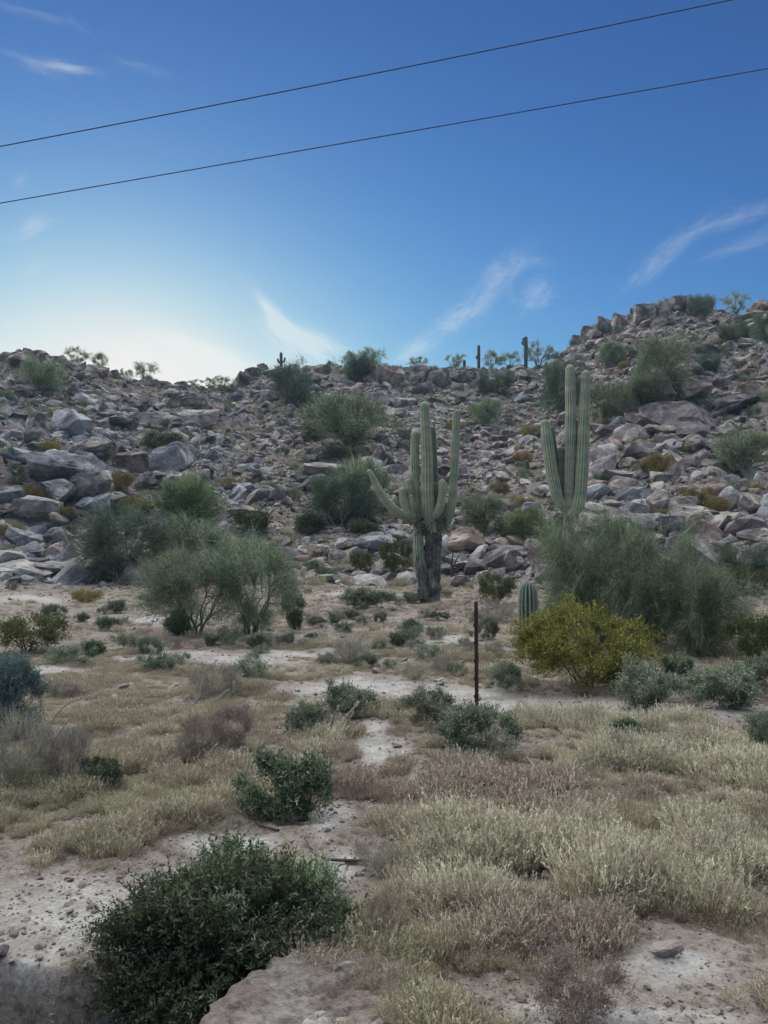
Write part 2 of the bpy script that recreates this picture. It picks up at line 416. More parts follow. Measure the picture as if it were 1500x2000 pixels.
M_rock = rock_mat('weathered_granite', [(.30, .22, .165), (.21, .17, .15), (.34, .28, .23), (.18, .15, .135), (.27, .215, .18), (.37, .31, .25), (.24, .175, .14)], (.46, .41, .37))
M_grey = rock_mat('grey_granite', [(.25, .25, .275), (.205, .20, .215), (.30, .29, .285), (.235, .235, .26)], (.45, .42, .395), .8)
M_pale = rock_mat('pale_granite', [(.33, .295, .26), (.285, .25, .22), (.37, .335, .30)], (.44, .40, .37), 1.2, varnish=(.2, .15, .12))
M_red = rock_mat('rust_granite', [(.26, .175, .135), (.225, .155, .125), (.30, .21, .165)], (.38, .31, .265))
M_dark = rock_mat('dark_granite', [(.155, .13, .13), (.19, .15, .14), (.135, .12, .13)], (.30, .25, .23))
M_clay = rock_mat('crusted_clay', [(.26, .205, .17), (.28, .22, .185)], (.37, .325, .285), 3.0, bump=1.0, varnish=(.22, .155, .13), cracks=0.0)
RM = {'brown': M_rock, 'grey': M_grey, 'pale': M_pale, 'rust': M_red, 'dark': M_dark}
big_rocks = {}
def big_rock_mesh(k, colour):
    if (k, colour) not in big_rocks:
        v, f, e = rock_shape(4, 100+k, cuts=26, flat=[.55, .75, .45, .85][k % 4], rough=.085, dlo=.42, dhi=.8) if k % 2 == 0 else rock_shape(4, 100+k, cuts=9, flat=[.7, .8, .6, .9][(k//2) % 4], rough=.09, dlo=.62, dhi=.95, block=True)
        me = mesh_np('boulder', v, f, np.full(len(f), 3), None, [RM[colour]], False)
        big_rocks[(k, colour)] = (me, float(v[:, 2].max()))
    return big_rocks[(k, colour)]

# geometry-node scatter for the uncountable
def scatter(name, protos, P, rot, scl, idx, label=None):
    col = bpy.data.collections.new(name+'_pieces')
    for i, pm in enumerate(protos):
        o = bpy.data.objects.new('%s_piece%03d' % (name, i), pm); col.objects.link(o)
    me = bpy.data.meshes.new(name); P = np.ascontiguousarray(P, dtype=np.float32)
    me.vertices.add(len(P)); me.vertices.foreach_set('co', P.ravel())
    a = me.attributes.new('rot', 'FLOAT_VECTOR', 'POINT'); a.data.foreach_set('vector', np.ascontiguousarray(rot, dtype=np.float32).ravel())
    a = me.attributes.new('scl', 'FLOAT_VECTOR', 'POINT'); a.data.foreach_set('vector', np.ascontiguousarray(scl, dtype=np.float32).ravel())
    a = me.attributes.new('idx', 'INT', 'POINT'); a.data.foreach_set('value', np.ascontiguousarray(idx, dtype=np.int32))
    o = link(name, me)
    ng = bpy.data.node_groups.new(name+'_scatter', 'GeometryNodeTree')
    ng.interface.new_socket('Geometry', in_out='INPUT', socket_type='NodeSocketGeometry')
    ng.interface.new_socket('Geometry', in_out='OUTPUT', socket_type='NodeSocketGeometry')
    gi = ng.nodes.new('NodeGroupInput'); go = ng.nodes.new('NodeGroupOutput')
    ci = ng.nodes.new('GeometryNodeCollectionInfo'); ci.inputs['Collection'].default_value = col
    ci.inputs['Separate Children'].default_value = True; ci.inputs['Reset Children'].default_value = True
    ip = ng.nodes.new('GeometryNodeInstanceOnPoints'); ip.inputs['Pick Instance'].default_value = True
    def na(n, ty):
        q = ng.nodes.new('GeometryNodeInputNamedAttribute'); q.data_type = ty; q.inputs['Name'].default_value = n
        return [s for s in q.outputs if s.enabled and s.name == 'Attribute'][0]
    L = ng.links.new
    L(gi.outputs[0], ip.inputs['Points']); L(ci.outputs[0], ip.inputs['Instance'])
    L(na('idx', 'INT'), ip.inputs['Instance Index']); L(na('rot', 'FLOAT_VECTOR'), ip.inputs['Rotation'])
    L(na('scl', 'FLOAT_VECTOR'), ip.inputs['Scale']); L(ip.outputs[0], go.inputs[0])
    md = o.modifiers.new('scatter', 'NODES'); md.node_group = ng
    tag(o, label, None, None, 'stuff'); return o

# ---- talus covering the hillside
def hill_points(n, seed, rmin=-2, rpow=1.0):
    r = np.random.default_rng(seed)
    th = r.uniform(-.60, .60, n); F = foot(th)+rmin; R = crest(th)+5
    rr = np.sqrt(r.uniform(F**2, R**2))
    return rr*np.sin(th), rr*np.cos(th), th, rr
GRAVEL = [(560, 930, 130, 60), (620, 990, 90, 40), (330, 800, 60, 20), (1000, 1000, 120, 60), (640, 1060, 130, 30), (740, 860, 90, 40), (480, 870, 60, 40)]
def gravelly(px, py):
    s = np.zeros_like(px)
    for (a, b, w, h) in GRAVEL: s = np.maximum(s, np.exp(-((px-a)/w)**2-((py-b)/h)**2))
    return s
protos_rock = []
for k in range(16):
    v, f, e = rock_shape(3 if k < 8 else 2, 300+k, cuts=17, flat=[.45, .62, .8, .5][k % 4], rough=.045, dlo=.42, dhi=.8)
    protos_rock.append(mesh_np('stone', v, f, np.full(len(f), 3), None, [[M_rock, M_rock, M_grey, M_rock, M_pale, M_red, M_dark, M_dark][k % 8]], False))
def slope_rot(r, n, th, tilt=.3):
    # lie along the slope: tilt about x towards the camera, random yaw
    yaw = r.normal(0, .7, n) + np.where(r.random(n) < .5, 0, math.pi)
    return np.stack([r.normal(0.30, tilt, n), r.normal(0, tilt, n), yaw-th], 1)
n = 96000
x, y, th, rr = hill_points(n, 11)
z = H(x, y); px, py = project(x, y, z)
r_ = np.random.default_rng(12)
size = 0.132*(1-r_.random(n))**(-1/2.0); size = np.minimum(size, 1.1)
gv = gravelly(px, py); size = size*(1-.45*gv)
patch = sstep(-.25, .45, fbm(x*.09, y*.09, 22, 3)); size *= (.75+.65*patch)
t_ = (rr-foot(th)); keep = (r_.random(n) < sstep(-1.5, 5, t_+2*fbm(x*.2, y*.2, 6, 3))*.95+.04)
bd = bedrock(th, rr); keep &= ~((bd > .4) & (r_.random(n) < .72)); keep &= (r_.random(n) < .72+.5*sstep(-.3, .15, fbm(x*.14, y*.14, 31, 3)))
size = np.where(t_ < 3, size*.8, size)
x, y, z, size, th, px, py = [q[keep] for q in (x, y, z, size, th, px, py)]
n = len(x); idx = r_.integers(0, 16, n)
left = (px < 480) & (py > 780)
idx = np.where(left & (r_.random(n) < .55), np.where(r_.random(n) < .7, 2, 10), idx)
far = size < .35; idx = np.where(far & (idx < 8), idx+8, idx)
low = (py > 980) & (r_.random(n) < .14); idx = np.where(low, 12, idx)
scl = np.stack([size, size*r_.uniform(.8, 1.2, n), size*r_.uniform(.8, 1.3, n)], 1)
scatter('rock_rubble', protos_rock, np.stack([x, y, z+size*r_.uniform(-.12, .22, n)], 1), slope_rot(r_, n, th), scl, idx, 'loose grey, brown and pale stones covering the whole hillside')

# ---- pebbles on the flat
n = 16000; th = r_.uniform(-.55, .55, n); rr = np.exp(r_.uniform(math.log(3.3), math.log(48), n)); x = rr*np.sin(th); y = rr*np.cos(th)
size = .0055*(1-r_.random(n))**(-1/2.4); size = np.clip(size*(rr/6)**.6, 0, .10)
scatter('pebbles', protos_rock[8:], np.stack([x, y, H(x, y)+size*.3], 1), r_.uniform(-1, 1, (n, 3))*np.array([.4, .4, 3.1]),
        np.repeat(size[:, None], 3, 1), r_.choice([0, 1, 4, 4, 5, 3], n), 'small pale and brown pebbles strewn over the flat ground')

n = 7500; th = r_.uniform(-.55, .55, n); rr = np.exp(r_.uniform(math.log(3.2), math.log(10), n)); x = rr*np.sin(th); y = rr*np.cos(th)
size = np.clip(.0055*(1-r_.random(n))**(-1/1.9), 0, .032); kp = fbm(x*1.2, y*1.2, 66, 3) > -.12
clods = []
for k in range(6):
    v, f, e = rock_shape(2, 500+k, cuts=8, flat=.55, rough=.16, dlo=.6, dhi=.95); clods.append(mesh_np('clod', v, f, np.full(len(f), 3), None, [M_ground], False))
scatter('soil_clods', clods, np.stack([x, y, H(x, y)+size*.05], 1)[kp], (r_.uniform(-1, 1, (n, 3))*np.array([.4, .4, 3.1]))[kp],
        np.repeat(size[:, None], 3, 1)[kp], r_.integers(0, 6, n)[kp], 'crumbs and clods of dry soil on the bare ground')

# ------------------------------------------------------------ plants: foliage generators
def frames(d):
    d = d/np.maximum(np.linalg.norm(d, axis=1), 1e-9)[:, None]
    up = np.where(np.abs(d[:, 2:3]) > .95, np.array([[1., 0, 0]]), np.array([[0, 0, 1.]]))
    s = np.cross(d, up); s /= np.linalg.norm(s, axis=1)[:, None]
    return d, s, np.cross(s, d)
def ribbons(P, Dr, L, W, r, curve=.0, seg=1, t0=0., t1=1., roll=None):
    """thin ribbons starting at P along Dr; curve<0 droops"""
    n = len(P); d, s, u = frames(Dr)
    a = r.uniform(0, math.pi, n) if roll is None else roll
    side = s*np.cos(a)[:, None]+u*np.sin(a)[:, None]
    out = []; tn = []
    pts = []
    for k in range(seg+1):
        q = k/seg
        p = P + d*(L*q)[:, None]; p = p + np.array([0, 0, 1.])*(curve*L*q*q)[:, None]
        pts.append((p, W*(1-.6*q)))
    for k in range(seg):
        (p0, w0), (p1, w1) = pts[k], pts[k+1]
        out.append(np.stack([p0-side*w0[:, None]/2, p0+side*w0[:, None]/2, p1+side*w1[:, None]/2, p1-side*w1[:, None]/2], 1))
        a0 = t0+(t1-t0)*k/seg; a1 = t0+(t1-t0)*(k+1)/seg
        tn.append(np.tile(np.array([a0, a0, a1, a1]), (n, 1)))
    return np.concatenate(out), np.concatenate(tn)
def leaves(P, Dr, L, W, r):
    """diamond leaves"""
    n = len(P); d, s, u = frames(Dr); a = r.uniform(0, 2*math.pi, n)
    side = s*np.cos(a)[:, None]+u*np.sin(a)[:, None]; nrm = np.cross(side, d)
    mid = P+d*(L*.45)[:, None]
    Q = np.stack([P, mid+side*(W/2)[:, None]+nrm*(L*.06)[:, None], P+d*L[:, None]-nrm*(L*.1)[:, None], mid-side*(W/2)[:, None]+nrm*(L*.06)[:, None]], 1)
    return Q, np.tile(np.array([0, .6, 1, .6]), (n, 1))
def tubes(polys, sides=5):
    """polys: list of (points (k,3), radii (k,)) -> verts, faces"""
    V = []; Fc = []; base = 0
    for P, Rd in polys:
        P = np.asarray(P, float); k = len(P)
        tan = np.gradient(P, axis=0); d, s, u = frames(tan)
        ang = np.linspace(0, 2*math.pi, sides, endpoint=False)
        ring = P[:, None, :] + np.asarray(Rd)[:, None, None]*(s[:, None, :]*np.cos(ang)[None, :, None]+u[:, None, :]*np.sin(ang)[None, :, None])
        V.append(ring.reshape(-1, 3))
        for i in range(k-1):
            for j in range(sides):
                a_ = base+i*sides+j; b_ = base+i*sides+(j+1) % sides
                Fc.append((a_, b_, b_+sides, a_+sides))
        base += k*sides
    return np.concatenate(V), np.array(Fc)
def tube_mesh(name, polys, mat, sides=5, smooth=True):
    v, f = tubes(polys, sides); return mesh_np(name, v, f, np.full(len(f), 4), {'tint': np.full(len(v), .3), 'rnd': np.full(len(v), .3)}, [mat], smooth)

def bezier(a, b, c, k):
    t = np.linspace(0, 1, k)[:, None]; return (1-t)**2*a + 2*t*(1-t)*b + t*t*c
def woody(seed, w=1.0, h=.8, limbs=7, targets=90, lump=.25, base_z=.0, low=.12, shell=.35, trunk=.10, rad=.018, gap=.3, depth=1.0):
    """skeleton of a shrub whose crown is w wide and h high; returns branch polylines and the twig seeds with directions"""
    r = np.random.default_rng(seed)
    # targets in a lumpy ellipsoid
    T_ = []
    while len(T_) < targets:
        q = r.normal(size=3); q /= np.linalg.norm(q)
        rr_ = r.uniform(shell, 1)**.5
        f_ = 1+lump*float(fbm(q[0]*1.4+seed, q[1]*1.4, q[2]*1.4, 3))*2.2
        p = q*rr_*f_*np.array([w/2, w/2*depth, h*(1-low)/2]); p[2] += h*(low+(1-low)/2)
        if p[2] < h*low*.6: continue
        if float(fbm(p[0]*3/w+9, p[1]*3/w, p[2]*3/w+seed, 2)) < -gap: continue
        T_.append(p)
    T_ = np.array(T_)
    L_ = []
    for i in range(limbs):
        a_ = 2*math.pi*(i+r.uniform(-.3, .3))/limbs
        e = np.array([math.cos(a_)*w*.34, math.sin(a_)*w*.34*depth, h*r.uniform(.5, .8)])*r.uniform(.75, 1.05)
        st = np.array([math.cos(a_)*w*.02, math.sin(a_)*w*.02, -.03*h])
        m_ = np.array([e[0]*.35, e[1]*.35, h*(trunk+r.uniform(.05, .3))])
        P = bezier(st, m_, e, 8); P[1:] += r.normal(0, .012*w, (7, 3)); L_.append(P)
    polys = [(P, np.linspace(rad*w, rad*w*.3, 8)) for P in L_]
    AL = np.concatenate([P[2:] for P in L_])
    seeds = []; dirs = []
    for p in T_:
        dd = np.linalg.norm(AL-p, axis=1)+.35*np.maximum(0, AL[:, 2]-p[2]); a_ = AL[int(np.argmin(dd))]
        m_ = (a_+p)/2 + np.array([0, 0, .08*h]) + r.normal(0, .03*w, 3)
        P = bezier(a_, m_, p, 5); polys.append((P, np.linspace(rad*w*.28, rad*w*.07, 5)))
        for q in (2, 3, 4): seeds.append(P[q]); dirs.append(p-a_)
    return polys, np.array(seeds), np.array(dirs), r

def crown_mesh(name, S, Dd, r, w, mat, n=8000, spread=.10, tl=(.08, .2), tw=.004, up=.4, leaf=None, nleaf=2, curve=0., out=.5, seg=2):
    i = r.integers(0, len(S), n)
    P = S[i] + r.normal(0, spread*w*.45, (n, 3))
    c = S.mean(0)
    o = P-c; o /= np.linalg.norm(o, axis=1)[:, None]+1e-6
    d = r.normal(0, .6, (n, 3)) + out*o + np.array([0, 0, up])
    L = r.uniform(*tl, n)*w
    P[:, 2] = np.maximum(P[:, 2], .01*w)
    Q, tn = ribbons(P, d, L, np.full(n, tw*w), r, curve, seg)
    rn = r.random(n); rnds = np.tile(rn, seg)
    Qs = [Q]; Ts = [tn]; Rs = [rnds]
    if leaf:
        dn = d/np.linalg.norm(d, axis=1)[:, None]
        for k in range(nleaf):
            t = r.uniform(.25, 1.0, n); PP = P+dn*(L*t)[:, None]; PP[:, 2] += curve*L*t*t
            ld = dn*.5 + r.normal(0, .7, (n, 3)) + np.array([0, 0, .3])
            q2, t2 = leaves(PP, ld, r.uniform(.7, 1.3, n)*leaf[0]*w, r.uniform(.7, 1.3, n)*leaf[1]*w, r)
            Qs.append(q2); Ts.append(t2); Rs.append(np.clip(rn*.5+r.random(n)*.5, 0, 1))
    return quads_mesh(name, np.concatenate(Qs), np.concatenate(Ts), np.concatenate(Rs), [mat])

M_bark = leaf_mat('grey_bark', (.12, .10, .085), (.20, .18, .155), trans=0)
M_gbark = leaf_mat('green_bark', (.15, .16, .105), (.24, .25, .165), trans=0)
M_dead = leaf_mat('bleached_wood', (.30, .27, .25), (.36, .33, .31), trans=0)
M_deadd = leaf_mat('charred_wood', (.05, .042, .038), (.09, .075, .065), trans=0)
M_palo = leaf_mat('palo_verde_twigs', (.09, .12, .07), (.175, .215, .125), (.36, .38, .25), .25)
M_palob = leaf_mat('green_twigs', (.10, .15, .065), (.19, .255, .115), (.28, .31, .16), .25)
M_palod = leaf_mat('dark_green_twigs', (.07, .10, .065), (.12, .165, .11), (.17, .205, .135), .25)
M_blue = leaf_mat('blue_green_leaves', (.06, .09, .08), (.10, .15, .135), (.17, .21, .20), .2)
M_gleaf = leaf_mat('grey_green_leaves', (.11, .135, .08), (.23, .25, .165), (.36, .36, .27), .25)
M_lush = leaf_mat('green_leaves', (.08, .115, .05), (.18, .235, .12), (.44, .48, .36), .25)  # the pale last tone paints highlights onto some leaves
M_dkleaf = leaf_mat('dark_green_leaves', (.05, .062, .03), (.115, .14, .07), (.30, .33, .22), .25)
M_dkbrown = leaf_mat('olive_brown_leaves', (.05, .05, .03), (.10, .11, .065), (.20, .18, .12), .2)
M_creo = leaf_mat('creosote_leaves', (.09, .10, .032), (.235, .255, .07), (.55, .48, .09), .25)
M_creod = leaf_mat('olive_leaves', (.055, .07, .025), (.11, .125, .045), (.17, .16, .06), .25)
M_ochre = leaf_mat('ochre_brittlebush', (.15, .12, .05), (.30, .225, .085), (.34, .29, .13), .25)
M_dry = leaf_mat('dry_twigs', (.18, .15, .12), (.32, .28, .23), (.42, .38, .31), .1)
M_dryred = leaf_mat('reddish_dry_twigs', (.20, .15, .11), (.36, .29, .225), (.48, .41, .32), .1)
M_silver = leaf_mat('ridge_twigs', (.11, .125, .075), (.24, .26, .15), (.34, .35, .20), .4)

KINDS = {}
def make_kind(key, nvar, mat, tmat, sk, cr):
    KINDS[key] = (nvar, mat, tmat, sk, cr, {})
def kind_mesh(key, k):
    nvar, mat, tmat, sk, cr, cache = KINDS[key]; k %= nvar
    if k not in cache:
        polys, S, Dd, r = woody(hash_s(key)+k*13, **sk)
        cache[k] = (tube_mesh('trunk', polys, tmat, 4) if tmat else None, crown_mesh('crown', S, Dd, r, 1.0, mat, **cr))
    return cache[k]
def hash_s(s): return sum((i+1)*ord(c) for i, c in enumerate(s)) % 9973
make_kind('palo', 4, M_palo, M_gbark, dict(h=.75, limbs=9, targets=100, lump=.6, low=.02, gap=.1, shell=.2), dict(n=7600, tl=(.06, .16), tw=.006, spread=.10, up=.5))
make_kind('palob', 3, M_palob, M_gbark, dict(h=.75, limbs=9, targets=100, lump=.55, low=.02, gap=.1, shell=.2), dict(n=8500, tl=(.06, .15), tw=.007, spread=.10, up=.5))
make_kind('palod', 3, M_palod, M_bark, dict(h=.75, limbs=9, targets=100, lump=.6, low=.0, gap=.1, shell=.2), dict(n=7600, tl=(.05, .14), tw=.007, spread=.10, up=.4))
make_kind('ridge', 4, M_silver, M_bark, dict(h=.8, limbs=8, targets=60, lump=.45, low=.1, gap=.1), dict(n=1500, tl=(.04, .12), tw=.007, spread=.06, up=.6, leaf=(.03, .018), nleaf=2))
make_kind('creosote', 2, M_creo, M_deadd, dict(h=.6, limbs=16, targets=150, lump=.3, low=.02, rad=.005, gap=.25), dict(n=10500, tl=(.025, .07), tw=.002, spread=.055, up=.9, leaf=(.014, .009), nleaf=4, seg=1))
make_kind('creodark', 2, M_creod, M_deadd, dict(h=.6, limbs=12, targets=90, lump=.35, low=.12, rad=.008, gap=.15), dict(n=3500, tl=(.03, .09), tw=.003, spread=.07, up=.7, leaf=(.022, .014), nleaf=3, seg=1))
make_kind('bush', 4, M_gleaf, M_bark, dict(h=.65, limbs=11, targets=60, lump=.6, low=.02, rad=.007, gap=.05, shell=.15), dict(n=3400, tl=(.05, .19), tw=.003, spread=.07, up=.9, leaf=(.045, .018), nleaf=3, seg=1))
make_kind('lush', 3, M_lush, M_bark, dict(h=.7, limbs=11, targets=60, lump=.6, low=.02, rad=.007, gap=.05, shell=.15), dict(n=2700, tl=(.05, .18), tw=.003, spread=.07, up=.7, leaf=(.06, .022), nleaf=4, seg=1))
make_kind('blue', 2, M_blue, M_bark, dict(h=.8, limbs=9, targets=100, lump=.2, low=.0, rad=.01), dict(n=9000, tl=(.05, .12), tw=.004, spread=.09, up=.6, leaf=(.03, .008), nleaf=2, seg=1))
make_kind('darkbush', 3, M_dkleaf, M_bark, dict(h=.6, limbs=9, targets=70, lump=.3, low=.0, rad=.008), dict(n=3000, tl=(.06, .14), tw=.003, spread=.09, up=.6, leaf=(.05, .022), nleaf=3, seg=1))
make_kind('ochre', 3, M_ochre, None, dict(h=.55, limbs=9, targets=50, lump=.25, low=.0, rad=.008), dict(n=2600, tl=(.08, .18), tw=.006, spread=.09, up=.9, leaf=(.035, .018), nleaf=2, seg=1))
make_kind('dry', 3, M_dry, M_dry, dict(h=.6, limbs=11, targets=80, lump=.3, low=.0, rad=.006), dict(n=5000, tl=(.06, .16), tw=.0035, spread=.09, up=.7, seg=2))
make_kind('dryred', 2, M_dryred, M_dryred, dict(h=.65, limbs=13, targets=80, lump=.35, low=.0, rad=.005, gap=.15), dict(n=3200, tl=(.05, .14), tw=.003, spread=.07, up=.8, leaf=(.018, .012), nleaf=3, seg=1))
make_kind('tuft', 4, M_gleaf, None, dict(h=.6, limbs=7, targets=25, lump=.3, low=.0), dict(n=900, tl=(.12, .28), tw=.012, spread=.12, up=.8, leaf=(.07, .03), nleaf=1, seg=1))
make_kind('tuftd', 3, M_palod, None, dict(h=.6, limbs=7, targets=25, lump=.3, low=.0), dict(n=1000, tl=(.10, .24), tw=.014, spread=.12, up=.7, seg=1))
PLACED = []      # (px, py, width px) of everything hand-placed
def plant(kind, name, cat, box, label, group=None, var=None, ridge=False, rz=None, depth=1.0, ybase=None):
    """box = x0, y0, x1, y1 in the photograph; base sits on the ground at (mid, y1)"""
    x0, y0, x1, y1 = box; cx = (x0+x1)/2
    p = at_ridge(cx) if ridge else at(cx, ybase or y1)
    m_ = mpp(p); w = (x1-x0)*m_; h = (y1-y0)*m_
    if ridge:                       # height from the crest itself
        pp = project(p.x, p.y, p.z); h = max(pp[1]-y0, (y1-y0))*m_
    var = len(PLACED) if var is None else var
    tr, cr = kind_mesh(kind, var); hh = KINDS[kind][3]['h']
    root = empty(name, p-Vector((0, 0, .02)), label, cat, group, rz if rz is not None else random.uniform(0, 6.28), (w, w*depth, h/hh*1.0))
    if tr: link('trunk' if cat == 'tree' else 'stems', tr, root)
    link('crown' if cat == 'tree' else 'foliage', cr, root)
    PLACED.append((cx, (y0+y1)/2, (x1-x0), y1)); return root
make_kind('heropalo', 3, M_palo, M_gbark, dict(h=.66, limbs=9, targets=210, lump=.6, low=.07, rad=.013, gap=.12, shell=.1), dict(n=15500, tl=(.03, .12), tw=.0024, spread=.055, up=.35, curve=-.12, out=.5))
make_kind('herodroop', 3, M_palo, M_gbark, dict(h=.62, limbs=12, targets=260, lump=.6, low=.0, rad=.013, gap=.12, shell=.15), dict(n=33000, tl=(.02, .14), tw=.0021, spread=.055, up=.35, curve=-.22, out=.5))
BUSH = 'hillside palo verde trees'
# ---- trees and bushes on the skyline and the upper slope
plant('palo', 'palo_verde_tree', 'tree', (44, 700, 122, 768), 'round green palo verde tree just below the left hump of the ridge')
plant('ridge', 'ridge_shrub', 'shrub', (128, 682, 176, 716), 'feathery backlit shrub standing on the skyline right of the left hump', ridge=True)
plant('ridge', 'ridge_shrub', 'shrub', (178, 692, 215, 726), 'thin backlit shrub on the sloping skyline beside the feathery one', ridge=True)
plant('ridge', 'ridge_shrub', 'shrub', (262, 708, 310, 748), 'loose open shrub alone against the bright sky above the left saddle', ridge=True)
plant('ridge', 'ridge_shrub', 'shrub', (232, 726, 262, 748), 'tiny shrub on the skyline just left of the loose open one', ridge=True)
plant('ridge', 'ridge_shrub', 'shrub', (368, 742, 400, 758), 'low faint shrub at the left end of the bright saddle row', ridge=True)
plant('ridge', 'ridge_shrub', 'shrub', (395, 738, 425, 758), 'low shrub in the middle of the bright saddle row', ridge=True)
plant('ridge', 'ridge_shrub', 'shrub', (415, 734, 450, 758), 'darker low shrub at the right end of the bright saddle row', ridge=True)
plant('palod', 'palo_verde_tree', 'tree', (520, 716, 636, 797), 'broad dark green palo verde tree right below the small ridge saguaro', var=1, depth=.8)
plant('palod', 'palo_verde_tree', 'tree', (655, 690, 746, 742), 'dark green tree crowning the middle of the ridge', var=0)
plant('ridge', 'ridge_shrub', 'shrub', (668, 685, 700, 718), 'spiky shrub top left of the dark ridge tree', ridge=True)
plant('ridge', 'ridge_shrub', 'shrub', (700, 680, 750, 716), 'bushy backlit shrub rising behind the dark ridge tree', ridge=True)
plant('ridge', 'ridge_shrub', 'shrub', (795, 697, 838, 719), 'sparse low shrub on the rocky crest right of the ridge tree', ridge=True)
plant('ridge', 'ridge_shrub', 'shrub', (866, 692, 908, 722), 'open shrub on the crest left of the armless ridge saguaro', ridge=True)
plant('ridge', 'ridge_shrub', 'shrub', (938, 684, 978, 722), 'grey green shrub on the crest right beside the armless ridge saguaro', ridge=True)
plant('ridge', 'ridge_shrub', 'shrub', (972, 688, 1018, 722), 'rounded shrub on the crest left of the tall ridge saguaro', ridge=True)
plant('ridge', 'ridge_shrub', 'shrub', (1022, 668, 1080, 718), 'pale yellowish bush on the crest right of the tall ridge saguaro', ridge=True)
plant('palod', 'palo_verde_tree', 'tree', (928, 730, 1002, 776), 'dark flat tree below the crest under the two ridge saguaros')
plant('palo', 'palo_verde_tree', 'tree', (602, 778, 766, 876), 'wide green palo verde tree in the middle of the slope', var=0, depth=.7)
plant('palod', 'palo_verde_tree', 'tree', (584, 800, 645, 858), 'dark bush against the left flank of the wide mid slope tree')
plant('palo', 'palo_verde_tree', 'tree', (916, 778, 980, 832), 'small grey green tree high on the slope above the many armed saguaro')
plant('palo', 'palo_verde_tree', 'tree', (1166, 668, 1232, 720), 'round green tree on the upper slope left of the big hillside tree')
plant('palo', 'palo_verde_tree', 'tree', (1228, 662, 1345, 770), 'big green palo verde tree high on the right hand slope', var=2, depth=.7)
plant('palo', 'palo_verde_tree', 'tree', (1215, 730, 1300, 795), 'lower left neighbour of the big tree high on the right slope')
plant('palo', 'palo_verde_tree', 'tree', (1150, 745, 1240, 832), 'green tree just right of the tops of the tall saguaro')
plant('palod', 'palo_verde_tree', 'tree', (1062, 706, 1150, 808), 'dark green tree directly behind the tops of the tall saguaro')
plant('palod', 'palo_verde_tree', 'tree', (1343, 584, 1398, 622), 'dark bush on the right hump just under the skyline')
plant('ridge', 'ridge_shrub', 'shrub', (1414, 572, 1466, 612), 'airy green shrub standing on the skyline of the right hump', ridge=True)
plant('palod', 'palo_verde_tree', 'tree', (1475, 612, 1530, 668), 'dark bush cut off at the right edge high on the slope')
plant('palod', 'palo_verde_tree', 'tree', (1395, 640, 1470, 672), 'low dark shrub spread between rocks below the right hump')
plant('palod', 'palo_verde_tree', 'tree', (1362, 690, 1410, 726), 'small dark bush right of the big tree high on the right slope')
plant('palo', 'palo_verde_tree', 'tree', (1392, 838, 1512, 936), 'feathery green tree at the right edge halfway up the slope', var=1)
# ---- lower slope
plant('palob', 'palo_verde_tree', 'tree', (298, 936, 432, 1042), 'bright green round tree among boulders on the left lower slope', var=0)
plant('palod', 'palo_verde_tree', 'tree', (160, 1006, 325, 1138), 'dark blue green tree at the slope foot left of the foreground palo verdes', var=2)
plant('palo', 'palo_verde_tree', 'tree', (318, 1012, 472, 1120), 'grey green tree between the bright round tree and the foreground palo verdes', var=3)
plant('palod', 'palo_verde_tree', 'tree', (604, 930, 735, 1030), 'dark green tree with bare branches left of the many armed saguaro', var=1)
plant('palo', 'palo_verde_tree', 'tree', (655, 900, 768, 1015), 'taller green tree behind the leaning arm of the many armed saguaro', var=2)
plant('palo', 'palo_verde_tree', 'tree', (893, 962, 990, 1048), 'pale green loose tree between the two big saguaros')
plant('palob', 'palo_verde_tree', 'tree', (985, 985, 1075, 1062), 'small bright tree left of the tall saguaro trunk')
plant('palod', 'palo_verde_tree', 'tree', (1398, 1062, 1510, 1150), 'dark bush at the right edge by the slope foot')
plant('creodark', 'creosote_bush', 'shrub', (1415, 1195, 1520, 1298), 'olive creosote bush at the right edge beside the drooping tree')
plant('creodark', 'creosote_bush', 'shrub', (1420, 1110, 1505, 1162), 'olive shrub at the right edge below the dark bush')
# ---- foreground palo verdes
plant('heropalo', 'palo_verde_tree', 'tree', (278, 1062, 490, 1238), 'left of the two fine twigged palo verde trees on the flat', 'pair of fine twigged palo verdes on the flat', var=0, rz=.4)
plant('heropalo', 'palo_verde_tree', 'tree', (392, 1036, 590, 1240), 'right one of the two palo verde trees on the flat, with several dark trunks', 'pair of fine twigged palo verdes on the flat', var=1, rz=2.0)
plant('herodroop', 'palo_verde_tree', 'tree', (1065, 1015, 1300, 1256), 'left end of the big drooping palo verde thicket behind the yellow flowered creosote', 'big drooping palo verdes at right', var=0, rz=.3, depth=.8)
plant('herodroop', 'palo_verde_tree', 'tree', (1170, 1035, 1400, 1262), 'middle tree of the big drooping palo verde thicket, behind the yellow green creosote', 'big drooping palo verdes at right', var=1, rz=1.0, depth=.8)
plant('herodroop', 'palo_verde_tree', 'tree', (1265, 1085, 1470, 1280), 'right end of the big drooping palo verde thicket, reaching down to the ground', 'big drooping palo verdes at right', var=2, rz=2.2, depth=.8)
